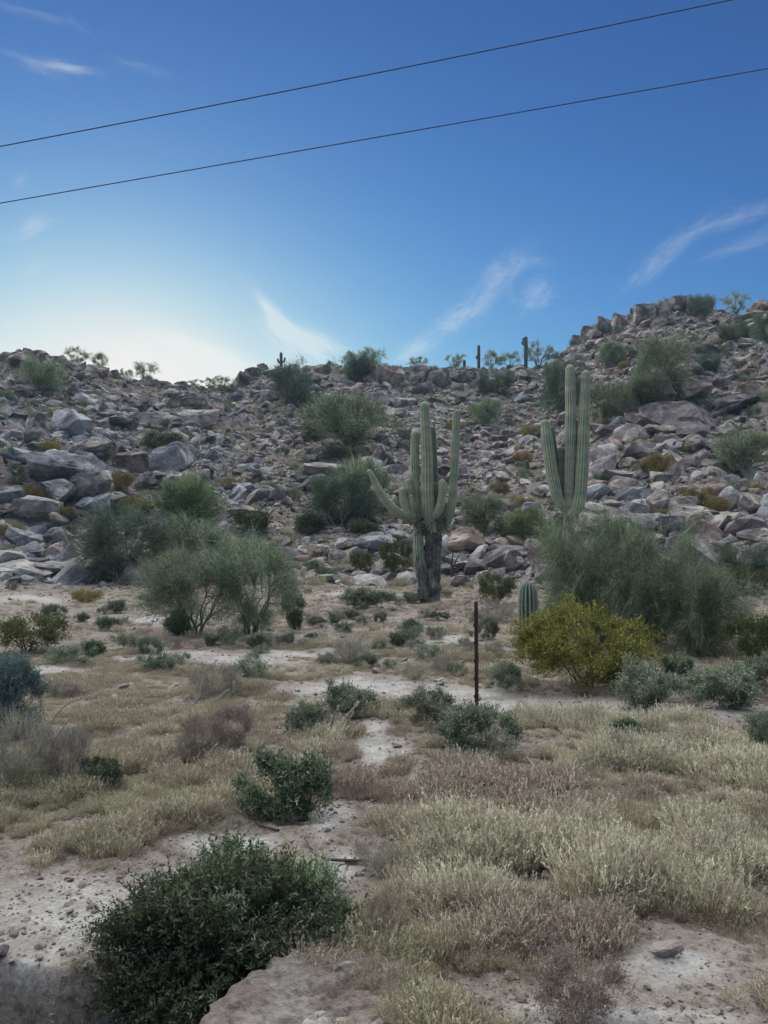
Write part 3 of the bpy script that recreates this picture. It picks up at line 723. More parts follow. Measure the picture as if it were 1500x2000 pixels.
# ---- creosotes and named shrubs of the flat
plant('creosote', 'creosote_bush', 'shrub', (1002, 1188, 1278, 1342), 'large creosote bush with yellow green leaves right of the rusty post', var=0, rz=1.2)
plant('creodark', 'creosote_bush', 'shrub', (-30, 1200, 138, 1276), 'low olive creosote bush at the left edge of the flat', var=0)
plant('creodark', 'creosote_bush', 'shrub', (738, 1052, 806, 1132), 'dark creosote bush touching the left of the saguaro trunk')
plant('creodark', 'creosote_bush', 'shrub', (678, 1076, 738, 1116), 'low dark creosote bush two steps left of the saguaro trunk')
plant('darkbush', 'leafy_bush', 'shrub', (458, 1000, 524, 1040), 'dark green leafy bush above the right foreground palo verde')
plant('darkbush', 'leafy_bush', 'shrub', (278, 848, 356, 880), 'low deep green bush between rocks on the left slope')
plant('darkbush', 'leafy_bush', 'shrub', (625, 872, 702, 900), 'low dark bush in front of the wide mid slope tree')
plant('darkbush', 'leafy_bush', 'shrub', (680, 1018, 740, 1044), 'dark green bush in front of the bare branches left of the saguaro')
plant('darkbush', 'leafy_bush', 'shrub', (965, 1015, 1022, 1062), 'deep green leafy bush between the two big saguaros')
plant('darkbush', 'leafy_bush', 'shrub', (575, 1005, 625, 1042), 'dark bush at the slope foot left of the bare branches')
plant('creodark', 'creosote_bush', 'shrub', (930, 1120, 1010, 1180), 'green brown bush around the rounded boulder behind the post')
plant('creodark', 'creosote_bush', 'shrub', (1045, 1030, 1102, 1070), 'olive bush at the foot of the tall saguaro')
plant('blue', 'blue_green_bush', 'shrub', (-90, 1285, 92, 1440), 'dense blue green bush cut by the left edge of the picture', var=0)
plant('lush', 'leafy_bush', 'shrub', (-30, 1390, 62, 1450), 'bright green low plant under the blue green bush at the left edge')
plant('bush', 'brittlebush', 'shrub', (864, 1384, 1000, 1472), 'round grey green bush at the foot of the rusty post', var=0)
plant('bush', 'brittlebush', 'shrub', (792, 1354, 884, 1420), 'smaller grey green bush just left of the post', var=1)
plant('bush', 'brittlebush', 'shrub', (625, 1335, 732, 1398), 'grey green bush beside the sandy wash left of the post', var=2)
plant('bush', 'brittlebush', 'shrub', (556, 1372, 640, 1440), 'green bush with pale stalks at the centre of the flat', var=3)
plant('lush', 'leafy_bush', 'shrub', (478, 1478, 622, 1596), 'bright green leafy bush in the middle of the foreground', var=0)
plant('lush', 'leafy_bush', 'shrub', (1183, 1410, 1262, 1464), 'small bright green bush in pale grass at right', var=1)
plant('dry', 'dry_bush', 'shrub', (1180, 1432, 1240, 1488), 'grey dry tuft just below the small bright green bush')
plant('bush', 'brittlebush', 'shrub', (1468, 1398, 1540, 1458), 'green bush cut by the right edge above the pale grass', var=1)
plant('bush', 'brittlebush', 'shrub', (1206, 1296, 1330, 1388), 'olive bush with upright stems right of the yellow green creosote', var=2)
plant('lush', 'leafy_bush', 'shrub', (1290, 1282, 1362, 1342), 'dark green leafy bush behind the olive upright bush', var=2)
plant('bush', 'brittlebush', 'shrub', (1338, 1300, 1496, 1382), 'wide grey green bush near the right edge by the wash', var=3)
plant('bush', 'brittlebush', 'shrub', (1440, 1290, 1530, 1352), 'grey green bush behind the wide one at the right edge', var=0)
plant('bush', 'brittlebush', 'shrub', (955, 1300, 1020, 1345), 'pale green bush between post and yellow green creosote', var=1)
plant('darkbush', 'leafy_bush', 'shrub', (155, 1488, 232, 1542), 'small dark green bush under bent dead branches at left', var=0)
plant('dry', 'dry_bush', 'shrub', (368, 1296, 466, 1358), 'purplish grey dry bush on the flat left of centre', var=0)
plant('dry', 'dry_bush', 'shrub', (-40, 1400, 100, 1530), 'tall grey dry bush with pale seed heads at the left edge', var=1)
plant('dry', 'dry_bush', 'shrub', (70, 1430, 180, 1530), 'tangled dry bush right of the tall one at the left edge', var=2)
plant('dryred', 'dry_bush', 'shrub', (345, 1392, 430, 1480), 'reddish dry bush left of the pair above the green leafy bush', var=0)
plant('dryred', 'dry_bush', 'shrub', (405, 1380, 505, 1468), 'reddish dry bush with thin seed stalks above the green leafy bush', var=1)
plant('dry', 'dry_bush', 'shrub', (640, 1250, 715, 1295), 'low grey dry bush beyond the wash', var=2)
plant('dry', 'dry_bush', 'shrub', (840, 1275, 885, 1308), 'leafless grey twiggy bush left of the post', var=0)
plant('dry', 'dry_bush', 'shrub', (935, 1175, 1010, 1215), 'grey heap of dead twigs left of the young saguaro', var=1)
plant('dryred', 'dry_bush', 'shrub', (1040, 1860, 1230, 2010), 'brown dry bush at the bottom edge right of centre', var=0)
plant('dry', 'dry_bush', 'shrub', (690, 1640, 790, 1700), 'dry brown tuft right of the curved stick', var=1)
plant('bush', 'brittlebush', 'shrub', (448, 1770, 560, 1880), 'olive small leaved bush leaning on the clay boulder', var=2)
plant('dryred', 'dry_bush', 'shrub', (700, 1740, 800, 1830), 'tawny dry clump against the right side of the dark leafy mound', var=1)
tbl = [('bush', 664, 1146, 766, 1190, 'wide low grey bush on the flat left of the saguaro trunk'), ('lush', 778, 1212, 826, 1242, 'green bush on the flat below the saguaro trunk'),
 ('darkbush', 758, 1236, 795, 1262, 'small dark green bush left below the green one under the saguaro'), ('bush', 468, 1236, 524, 1266, 'yellow green bush in front of the right foreground palo verde'),
 ('bush', 396, 1236, 428, 1262, 'tiny green bush in front of the left foreground palo verde'), ('bush', 270, 1246, 322, 1276, 'olive bush on the flat left of the foreground palo verdes'),
 ('lush', 152, 1252, 208, 1284, 'green low bush right of the left edge creosote'), ('bush', 144, 1196, 172, 1216, 'tiny round green bush left on the flat'),
 ('bush', 208, 1170, 250, 1198, 'olive bush under the dark blue green tree'), ('bush', 84, 1182, 124, 1204, 'flat green bush above the left edge creosote'),
 ('bush', 596, 1098, 632, 1120, 'grey bush by the lowest boulders left of the saguaro'), ('bush', 618, 1108, 656, 1132, 'second grey bush by the lowest boulders left of the saguaro'),
 ('darkbush', 548, 1160, 598, 1200, 'dark green bush right of the foreground palo verdes'), ('darkbush', 560, 1190, 590, 1230, 'bluish dark bush low at the right of the foreground palo verdes'),
 ('darkbush', 326, 1200, 372, 1240, 'dark round bush at the left foot of the foreground palo verdes'), ('bush', 552, 1236, 580, 1262, 'small bush right of the yellow green one before the palo verde'),
 ('bush', 780, 1156, 830, 1178, 'grass green clump at the left foot of the saguaro trunk'), ('bush', 936, 1210, 972, 1250, 'grey green bush right behind the rusty post'),
 ('dry', 98, 1330, 155, 1362, 'pale dry clump left on the flat'), ('tuft', 490, 1262, 530, 1275, 'flat tuft by the pale strip of sand'),
 ]
for (k, a, b_, c, d, l) in tbl:
    plant(k, {'bush': 'brittlebush', 'lush': 'leafy_bush', 'darkbush': 'leafy_bush', 'dry': 'dry_bush', 'tuft': 'brittlebush'}[k], 'shrub', (a, b_, c, d), l)
OCH = [(960, 944, 998, 968, 'ochre brittlebush right of the many armed saguaro'), (1005, 972, 1042, 996, 'ochre brittlebush lower right of the many armed saguaro'),
 (1015, 836, 1052, 858, 'ochre brittlebush upper left of the left arm of the tall saguaro'), (1000, 885, 1040, 905, 'faded ochre brittlebush left of the tall saguaro'),
 (1176, 818, 1206, 834, 'ochre tuft right of the tall saguaro, by the green tree'), (1258, 892, 1314, 932, 'big ochre brittlebush among boulders right of the tall saguaro'),
 (1328, 955, 1390, 980, 'yellow green brittlebush among boulders low on the right slope'), (1372, 972, 1426, 1005, 'ochre brittlebush low on the right slope, left of a pair'),
 (1440, 970, 1492, 1000, 'ochre brittlebush low on the right slope, right of a pair'), (422, 934, 478, 958, 'olive ochre brittlebush right of the bright round tree'),
 (235, 984, 290, 1010, 'rust ochre brittlebush left of the bright round tree'), (215, 935, 262, 965, 'ochre brittlebush below the grey outcrop'),
 (44, 950, 84, 980, 'yellow green brittlebush inside the grey outcrop'), (-5, 1022, 44, 1056, 'straw yellow brittlebush at the left edge under the grey outcrop'),
 (76, 866, 120, 886, 'pale yellow grass clump on top of the grey outcrop'), (520, 832, 548, 850, 'straw tuft on the gravel slope left of the wide tree'),
 (448, 936, 470, 952, 'tiny ochre tuft on the gravel slope'), (1205, 708, 1235, 722, 'ochre tuft under the round upper slope tree'),
 (1398, 650, 1440, 670, 'ochre bush below the right hump'), (686, 736, 706, 748, 'ochre tuft under the dark ridge tree'), (1450, 948, 1490, 964, 'yellow tuft at the right edge above the ochre pair'),
 (870, 824, 900, 840, 'pale straw tuft beside the right arm top of the many armed saguaro'), (142, 1152, 196, 1176, 'straw clump on the flat under the dark blue green tree'),
 (590, 1030, 620, 1044, 'yellow tuft at the slope foot by the bare branches')]
for (a, b_, c, d, l) in OCH: plant('ochre', 'ochre_brittlebush', 'shrub', (a, b_, c, d), l)

# ------------------------------------------------------------ cacti
def cactus_mat(name, c0, c1, rib):
    m, t, b = new_mat(name, .7, .25)
    n = tex(t, 'ShaderNodeTexNoise', 3.5, Detail=6, Roughness=.65)
    col = mixc(t, ramp(t, n.outputs[0], [(.38, 0.0), (.62, 1.0)]), c0, c1)
    g = N(t, 'ShaderNodeNewGeometry'); sp = N(t, 'ShaderNodeSeparateXYZ'); t.links.new(g.outputs['Position'], sp.inputs[0])
    wv = N(t, 'ShaderNodeTexNoise', noise_dimensions='1D'); wv.inputs['Scale'].default_value = 1.6; wv.inputs['Detail'].default_value = 4
    t.links.new(sp.outputs[2], wv.inputs['W'])
    col = mixc(t, 1.0, col, ramp(t, wv.outputs[0], [(.35, (.82, .86, .80)), (.65, (1.25, 1.2, 1.05))]), 'MULTIPLY')
    col = mixc(t, ramp(t, attr(t, 'rib'), [(.15, 0.0), (.8, .9)]), col, rib)       # rows of pale spines on the rib crests
    col = mixc(t, attr(t, 'cork'), col, mixc(t, ramp(t, tex(t, 'ShaderNodeTexNoise', 9, Detail=6, Roughness=.75).outputs[0], [(.40, 0.0), (.62, 1.0)]), (.055, .047, .04), (.20, .175, .15)))
    t.links.new(col, b.inputs['Base Color'])
    bp = N(t, 'ShaderNodeBump'); bp.inputs['Strength'].default_value = .5; bp.inputs['Distance'].default_value = .05
    t.links.new(tex(t, 'ShaderNodeTexNoise', 12, Detail=6, Roughness=.75).outputs[0], bp.inputs['Height']); t.links.new(bp.outputs[0], b.inputs['Normal'])
    return m
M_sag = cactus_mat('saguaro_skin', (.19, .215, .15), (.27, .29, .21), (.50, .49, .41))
M_sagd = cactus_mat('saguaro_skin_painted_shade', (.085, .105, .075), (.12, .145, .10), (.24, .24, .20))  # darker copy of the skin, shade put into the colour
M_ridge = cactus_mat('dark_saguaro_skin', (.05, .06, .045), (.075, .085, .06), (.12, .12, .10))
M_young = cactus_mat('young_saguaro_skin', (.055, .115, .060), (.08, .15, .08), (.46, .44, .36))
def column(name, pts, radii, ribs, mat, parent, cork=None, depth=.13, step=.08, seed=0, tipround=True, wob=.04):
    """ribbed column along a centre line; cork(z) gives the amount of corky bark"""
    P = np.array(pts, float); k = len(P)
    seg = np.r_[0, np.cumsum(np.linalg.norm(np.diff(P, axis=0), axis=1))]; L = seg[-1]
    # smooth the centre line
    nn = max(12, int(L/step)); s = np.linspace(0, L, nn)
    X = np.stack([np.interp(s, seg, P[:, i]) for i in range(3)], 1); Rd = np.interp(s, seg, radii)
    for _ in range(max(2, int(nn*.05))):
        X[1:-1] = (X[:-2]+2*X[1:-1]+X[2:])/4; Rd[1:-1] = (Rd[:-2]+2*Rd[1:-1]+Rd[2:])/4
    if tipround:                                  # rounded tip
        Rt = Rd[-1]; d = X[-1]-X[-2]; d /= np.linalg.norm(d); a = np.linspace(0, math.pi/2, 8)[1:]
        X = np.vstack([X, X[-1]+d*np.sin(a)[:, None]*Rt*1.15]); Rd = np.r_[Rd, np.maximum(Rt*np.cos(a), .004)]
    Rd = Rd*(1+wob*fbm(np.arange(len(Rd))*step*1.2, seed*3.1, 0, 3)*2)
    tan = np.gradient(X, axis=0); d = tan/np.linalg.norm(tan, axis=1)[:, None]
    ref = np.array([0.2, 1., 0.1]); s_ = np.cross(d, ref); s_ /= np.linalg.norm(s_, axis=1)[:, None]; u_ = np.cross(s_, d)
    ns = ribs*6; ang = np.linspace(0, 2*math.pi, ns, endpoint=False)
    w = np.abs(np.cos(ang*ribs/2)); prof = 1-depth*(1-w)**1.0*1.3
    rib = np.tile(np.clip((w-.80)/.2, 0, 1), (len(X), 1))
    dot = 1.0 if step < .06 else .62
    ck = np.zeros(len(X)) if cork is None else np.array([cork(z) for z in X[:, 2]])
    ck = np.clip(ck[:, None]*1.0 + 1.3*np.sqrt(ck[:, None])*fbm(np.cos(ang)[None, :]*2, X[:, 2:3]*3.0+seed, np.sin(ang)[None, :]*2, 4), 0, 1) if cork else np.zeros((len(X), ns))
    rad = Rd[:, None]*prof[None, :]*(1-.16*ck*fbm(np.cos(ang)[None, :]*4, X[:, 2:3]*5, np.sin(ang)[None, :]*4+seed, 4)*3)
    V = X[:, None, :] + rad[..., None]*(s_[:, None, :]*np.cos(ang)[None, :, None]+u_[:, None, :]*np.sin(ang)[None, :, None])
    K = len(X); i, j = np.meshgrid(np.arange(K-1), np.arange(ns), indexing='ij')
    a_ = (i*ns+j).ravel(); b_ = (i*ns+(j+1) % ns).ravel()
    Fq = np.stack([a_, b_, b_+ns, a_+ns], 1)
    verts = V.reshape(-1, 3); org = np.array(parent.location) if parent else 0
    me = mesh_np(name, verts-org, np.r_[Fq.ravel(), (K-1)*ns+np.arange(ns)], np.r_[np.full(len(Fq), 4), ns], {'rib': (rib*dot).ravel(), 'cork': ck.ravel()}, [mat], True)
    o = link(name, me, parent)
    # spines: short pale needles in rows on the crests
    return o, (X, Rd, s_, u_, d)
M_spine = leaf_mat('pale_spines', (.42, .38, .32), (.60, .56, .48), trans=0, varr=.1)
def spines(parent, frame, ribs, every=1, per=3, L=.03, W=.002, seed=0):
    X, Rd, s_, u_, d = frame; r = np.random.default_rng(seed)
    ang = np.arange(ribs)*2*math.pi/ribs
    A, I = np.meshgrid(ang, np.arange(0, len(X), every)); A = np.repeat(A.ravel(), per); I = np.repeat(I.ravel(), per)
    out = s_[I]*np.cos(A)[:, None]+u_[I]*np.sin(A)[:, None]
    P = X[I]+out*(Rd[I])[:, None] + d[I]*r.normal(0, .01, len(I))[:, None]
    Q, tn = ribbons(P, out+r.normal(0, .65, (len(I), 3)), r.uniform(.6, 1.2, len(I))*L, np.full(len(I), W), r)
    link('spines', quads_mesh('spines', Q-np.array(parent.location), tn, r.random(len(Q)), [M_spine]), parent)
def plan(base, pxy, off=0.0):
    """points standing in the upright plane through the cactus, off = metres towards (-) or away from the camera"""
    out = []
    for q in pxy:
        px, py = q[:2]; o = q[2] if len(q) > 2 else off
        d = ray(px, py); s = (base.y+o)/d[1]; out.append((d[0]*s, base.y+o, CAMH+d[2]*s))
    return out
def saguaro(basepx, label, stems, ribs, mat, **kw):
    b = at(*basepx); m_ = mpp(b)
    root = empty('saguaro_cactus', b, label, 'cactus')
    for i, (nm, off, pxy, rad, ck, mt) in enumerate(stems):
        P = plan(b, pxy, off)
        cork = None
        if ck:
            z0, z1 = [plan(b, [(750, q)])[0][2] for q in ck]
            cork = (lambda z, z0=z0, z1=z1: min(1, max(0, (z0-z)/(z0-z1)*1.0)))
        column(nm, P, [q*m_ for q in rad], ribs, mt or mat, root, cork, seed=i, **kw)
    return root, b, m_
S1 = [ # part, depth offset, centre line (pixel), radii (pixel), cork from/to
 ('trunk', 0.05, [(840, 1182), (843, 1120), (846, 1060), (846, 1020), (844, 985)], [19, 17, 17, 18, 12], (1035, 1060), None),
 ('stem', -.15, [(830, 1168), (824, 1120), (818, 1080), (815, 1020), (812, 960), (810, 900), (811, 850)], [11, 12, 11, 9, 8.5, 9, 8.5], (1080, 1110), None),
 ('stem', -.35, [(848, 1040), (842, 1025), (836, 1000), (834, 950), (834, 900), (832, 850), (829, 795)], [7, 11.5, 13, 12.5, 12, 11, 9.5], None, None),
 ('arm', -.05, [(846, 1038), (858, 1036), (872, 1020), (882, 990), (886, 940), (889, 880), (892, 808)], [7, 9, 9.5, 9, 8.5, 8.5, 7.5], (1030, 1045), None),
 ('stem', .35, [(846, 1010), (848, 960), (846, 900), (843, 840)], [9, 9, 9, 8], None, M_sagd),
 ('arm', -.1, [(830, 1032), (812, 1020), (790, 1010), (768, 994), (750, 975), (736, 950), (728, 932), (722, 922)], [8, 8, 8.5, 9, 8.5, 7.5, 6, 5], None, None),
 ('arm', -.45, [(812, 1018), (800, 1006), (792, 990), (787, 972), (786, 960)], [6, 8, 8.5, 8, 7], None, None),
 ('arm', -.3, [(816, 1012), (806, 1000), (801, 980), (799, 958), (798, 942)], [6, 8, 8.5, 8, 7], None, None),
 ('arm', -.5, [(812, 1010), (808, 995), (804, 982), (803, 972)], [5, 6, 5.5, 5], None, None),
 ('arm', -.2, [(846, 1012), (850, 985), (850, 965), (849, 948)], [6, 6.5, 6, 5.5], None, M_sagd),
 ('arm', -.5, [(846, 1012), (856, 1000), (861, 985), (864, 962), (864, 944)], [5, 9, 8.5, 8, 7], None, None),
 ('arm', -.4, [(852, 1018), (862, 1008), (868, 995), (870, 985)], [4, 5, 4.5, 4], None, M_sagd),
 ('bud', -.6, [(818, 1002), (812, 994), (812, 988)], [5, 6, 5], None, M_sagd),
]
r1, b1, m1 = saguaro((840, 1176), 'old many armed saguaro with dark corky trunk, left of the two big ones', S1, 13, M_sag)
# torn corky husk hanging where the arms meet
rr_ = np.random.default_rng(5); Pn = np.array(plan(b1, [(rr_.uniform(805, 868), rr_.uniform(1012, 1045)) for _ in range(260)], -.30))
Q, tn = ribbons(Pn + rr_.normal(0, .1, Pn.shape)*[1, 1.6, 1], rr_.normal(0, 1, Pn.shape)*[1, .5, 1], rr_.uniform(.06, .28, 260), rr_.uniform(.02, .07, 260), rr_)
tag(link('husk', quads_mesh('husk', Q-np.array(b1), tn, rr_.random(len(Q)), [M_deadd]), r1), kind='stuff')
S2 = [
 ('trunk', .0, [(1112, 1190), (1111, 1100), (1110, 1000), (1112, 930), (1114, 873), (1115, 800), (1113, 722)], [10, 9, 9, 10.5, 11, 10.5, 9], (1003, 1016), None),
 ('arm', -.15, [(1108, 1008), (1117, 1003), (1128, 992), (1134, 957), (1137, 907), (1140, 823), (1143, 757), (1144, 732)], [6, 9, 12.5, 13, 12.5, 11, 9, 8], None, None),
 ('arm', -.10, [(1110, 1004), (1101, 994), (1088, 970), (1079, 930), (1074, 900), (1068, 857), (1065, 830)], [5, 8, 11, 12, 12, 11.5, 9.5], None, None),
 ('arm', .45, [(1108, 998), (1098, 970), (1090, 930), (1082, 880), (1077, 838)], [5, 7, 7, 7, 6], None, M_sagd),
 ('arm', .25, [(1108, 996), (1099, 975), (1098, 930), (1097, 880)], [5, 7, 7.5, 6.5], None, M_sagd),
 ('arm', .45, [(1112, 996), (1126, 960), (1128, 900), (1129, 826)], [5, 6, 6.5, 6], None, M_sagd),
]
r2, b2, m2 = saguaro((1112, 1150), 'tall saguaro with close upright arms rising behind the drooping palo verde', S2, 14, M_sag)
# young saguaro with thick pale ribs
b3 = at(1032, 1262); m3 = mpp(b3)
r3 = empty('saguaro_cactus', b3, 'young armless saguaro with pale spiny ribs beside the yellow green creosote', 'cactus')
o3, fr3 = column('trunk', plan(b3, [(1033, 1268), (1032, 1220), (1031, 1180), (1031, 1156)]), [16.5*m3, 18.5*m3, 19*m3, 17*m3], 14, M_young, r3, None, depth=.26, step=.035, wob=.01)
spines(r3, fr3, 14, 1, 12, .045, .0042)
# saguaros on the ridge and small ones on the slope
def small_cactus(px, ytop, rpx, label, arms=(), ridge=True, ybase=None, mat=None):
    mat = mat or M_ridge
    b = at_ridge(px, -.8) if ridge else at(px, ybase); m_ = mpp(b)
    yb = float(project(b.x, b.y, b.z)[1])+3
    root = empty('saguaro_cactus', b, label, 'cactus')
    column('trunk', plan(b, [(px, yb), (px, (yb+ytop)/2), (px, ytop+rpx)]), [rpx*m_*.85, rpx*m_, rpx*m_*.9], 10, mat or M_sagd, root)
    for A in arms: column('arm', plan(b, A), [rpx*.55*m_]*len(A), 8, mat or M_sagd, root)
small_cactus(549, 688, 3.3, 'small ridge saguaro with two raised arms, against the bright sky', [[(549, 709), (544, 708), (542.5, 702)], [(549, 708), (555, 706), (556.5, 700)]])
small_cactus(935, 674, 3.2, 'slender armless saguaro on the crest left of the taller one', [[(935, 702), (931, 700), (931, 696)]])
small_cactus(1027, 657, 3.8, 'taller ridge saguaro with stubby buds, beside the pale yellowish bush', [[(1026, 674), (1021, 672), (1020, 669)], [(1026, 668), (1022, 665), (1022, 662)]])
small_cactus(1233, 601, 3.0, 'stubby dark saguaro low on the skyline of the right hump')
small_cactus(907, 703, 3.0, 'short saguaro stub on the crest between open shrub and armless saguaro')
small_cactus(1029, 899, 4.5, 'knee high young saguaro on the slope left of the tall saguaro', ridge=False, ybase=925)
small_cactus(521, 1066, 11, 'armless saguaro half hidden behind the right foreground palo verde', ridge=False, ybase=1140, mat=M_sagd)

# ------------------------------------------------------------ rusty fence post
def rust_mat():
    m, t, b = new_mat('rusty_steel', .85, .3)
    col = mixc(t, ramp(t, tex(t, 'ShaderNodeTexNoise', 25, Detail=6, Roughness=.7).outputs[0], [(.35, 0.0), (.65, 1.0)]), (.055, .030, .026), (.12, .055, .040))
    t.links.new(col, b.inputs['Base Color']); return m
M_rust = rust_mat()
bp_ = at(931, 1392); mp_ = mpp(bp_); ph = (1392-1176)*mp_
post = empty('fence_post', bp_, 'thin rusty metal fence post with studs, standing alone by the wash', 'fence post', rz=.5)
def box_verts(x0, x1, y0, y1, z0, z1):
    v = [(x, y, z) for z in (z0, z1) for (x, y) in ((x0, y0), (x1, y0), (x1, y1), (x0, y1))]
    f = [(0, 3, 2, 1), (4, 5, 6, 7), (0, 1, 5, 4), (1, 2, 6, 5), (2, 3, 7, 6), (3, 0, 4, 7)]; return np.array(v, float), np.array(f)
v1, f1 = box_verts(-.028, .028, -.004, .004, -.1, ph); v2, f2 = box_verts(-.004, .004, .0045, .032, -.1, ph-.003)
link('post_flange', mesh_np('post_flange', v1, f1, np.full(6, 4), None, [M_rust]), post)
link('post_web', mesh_np('post_web', v2, f2, np.full(6, 4), None, [M_rust]), post)
sv, sf = box_verts(-.032, .032, -.015, -.0042, -.006, .010)
sm = mesh_np('stud', sv, sf, np.full(6, 4), None, [M_rust])
for k in range(24): link('stud', sm, post, (0, 0, .12+k*(ph-.16)/24))
hv, hf = box_verts(-.045, -.0245, -.003, .003, 0, .035)
hm = mesh_np('wire_hook', hv, hf, np.full(6, 4), None, [M_rust])
for k in range(5): link('wire_hook', hm, post, (0, 0, .2+k*(ph-.3)/5))

# ------------------------------------------------------------ overhead cables
m_, t_m, b_m = new_mat('cable_black', .6, .3); b_m.inputs['Base Color'].default_value = (.012, .012, .016, 1)
def cable(pts, rad, label):
    P = []
    for (px, py, y) in pts:
        d = ray(px, py); s = y/d[1]; P.append(np.array([d[0]*s, y, CAMH+d[2]*s]))
    P = np.array(P)
    t = P[:, 0]; co = [np.polyfit(t, P[:, i], 2) for i in (1, 2)]
    X = np.linspace(-45, 45, 181); pts3 = np.stack([X, np.polyval(co[0], X), np.polyval(co[1], X)], 1)
    o = link('overhead_cable', tube_mesh('overhead_cable', [(pts3, np.full(len(X), rad))], m_, 6)); tag(o, label, 'cable', 'overhead cables')
cable([(0, 285, 12.0), (440, 204, 12.0), (900, 107, 12.0), (1440, -2, 12.0)], .0085, 'upper of the two black overhead cables crossing the sky')
cable([(0, 398, 12.6), (500, 306, 12.6), (950, 234, 12.6), (1500, 133, 12.6)], .0080, 'lower of the two black overhead cables crossing the sky')

# ------------------------------------------------------------ dead wood
def wood(name, label, polys, mat, cat='dead branch', sides=6):
    o = tube_mesh(name, polys, mat, sides); return tag(link(name, o), label, cat)
def onground(pxs, lift=.02): return [np.array(at(*p)) + np.array([0, 0, lift if len(p) < 3 else 0]) for p in pxs]
def curve_pts(P, k=14, jit=.0, seed=0):
    P = np.array(P, float); s = np.r_[0, np.cumsum(np.linalg.norm(np.diff(P, axis=0), axis=1))]; q = np.linspace(0, s[-1], k)
    X = np.stack([np.interp(q, s, P[:, i]) for i in range(3)], 1)
    for _ in range(2): X[1:-1] = (X[:-2]+2*X[1:-1]+X[2:])/4
    return X + np.random.default_rng(seed).normal(0, jit, X.shape)
G = onground([(594, 1642), (608, 1664), (628, 1684), (660, 1690), (700, 1694), (732, 1692)], .018)
G2 = onground([(628, 1684), (616, 1676), (604, 1672)], .03)
wood('fallen_stick', 'curved brown stick lying on pale sand behind the dark leafy mound', [(curve_pts(G, 18, .003), np.linspace(.006, .013, 18)), (curve_pts(G2, 5), np.linspace(.008, .003, 5))], M_deadd)
G = onground([(488, 1602), (510, 1618), (545, 1628)], .015)
wood('fallen_stick', 'short dark stick lying below the bright green leafy bush', [(curve_pts(G, 10, .003), np.linspace(.004, .010, 10))], M_deadd)
def snag(basepx, label, branches, mat, cat='dead branch', name='dead_branch'):
    b = at(*basepx); m = mpp(b); r = np.random.default_rng(basepx[0]); polys = []
    for pts, w0 in branches:
        P = plan(b, pts); P = curve_pts(P, 12, .4*m); P[:, 1] += np.cumsum(r.normal(0, 1.2*m, 12))
        polys.append((P, np.linspace(w0*m, max(w0*.3*m, .3*m), 12)))
    return wood(name, label, polys, mat, cat)
snag((888, 1130), 'black dead snag with bent branches right of the saguaro trunk', [([(884, 1134), (884, 1110), (890, 1095), (897, 1085)], 3), ([(886, 1118), (900, 1108), (905, 1100)], 1.5),
    ([(884, 1134), (882, 1100), (886, 1078)], 4), ([(905, 1130), (918, 1118), (926, 1108), (936, 1112)], 1.6), ([(918, 1118), (922, 1130), (934, 1128)], 1.2), ([(918, 1120), (912, 1108), (920, 1100)], 1.0), ([(888, 1132), (905, 1128), (915, 1120)], 2)], M_deadd)
snag((965, 1200), 'grey fallen dead branches left of the young saguaro', [([(935, 1195), (955, 1190), (985, 1182), (1008, 1178)], 2.2), ([(950, 1204), (975, 1196), (1000, 1190)], 1.6), ([(940, 1186), (962, 1200), (990, 1204)], 1.3), ([(968, 1196), (978, 1184), (986, 1176)], 1.0), ([(945, 1206), (960, 1192), (972, 1180)], 1.0)], M_bark)
snag((665, 1036), 'pale arching bare branches in front of the dark tree left of the saguaro', [([(665, 1036), (670, 1010), (660, 985), (635, 972)], 1.5), ([(668, 1020), (680, 1000), (698, 992), (703, 1008)], 1.2), ([(660, 1034), (645, 1012), (625, 996)], 1.2),
    ([(655, 1030), (640, 1020), (622, 1018)], 1.0), ([(672, 1012), (690, 985), (700, 988)], .9), ([(648, 1015), (640, 1000), (648, 990)], .8), ([(640, 1022), (634, 1006), (628, 1000)], .8)], M_dead)
snag((150, 1540), 'bent bleached branches arching out of the dry bush at left', [([(118, 1540), (140, 1510), (165, 1500), (190, 1520), (200, 1540)], 2), ([(95, 1520), (125, 1522), (150, 1512), (162, 1518)], 1.8), ([(140, 1512), (160, 1524), (172, 1540)], 1.4),
    ([(110, 1548), (135, 1530), (160, 1528)], 1.3), ([(150, 1508), (175, 1492), (186, 1482)], 1.0)], M_dead)
snag((30, 1445), 'thin bleached branch poking out of the blue green bush at the left edge', [([(0, 1440), (40, 1412), (70, 1420), (90, 1415), (118, 1412)], 1.2)], M_dead)
snag((370, 1010), 'pale curved dead limb at the foot of the bright round tree', [([(300, 1008), (308, 1018), (311, 1028)], 1.6), ([(300, 1010), (285, 1004), (270, 1004)], .9), ([(312, 1028), (306, 1012), (318, 1002)], .8)], M_dead)
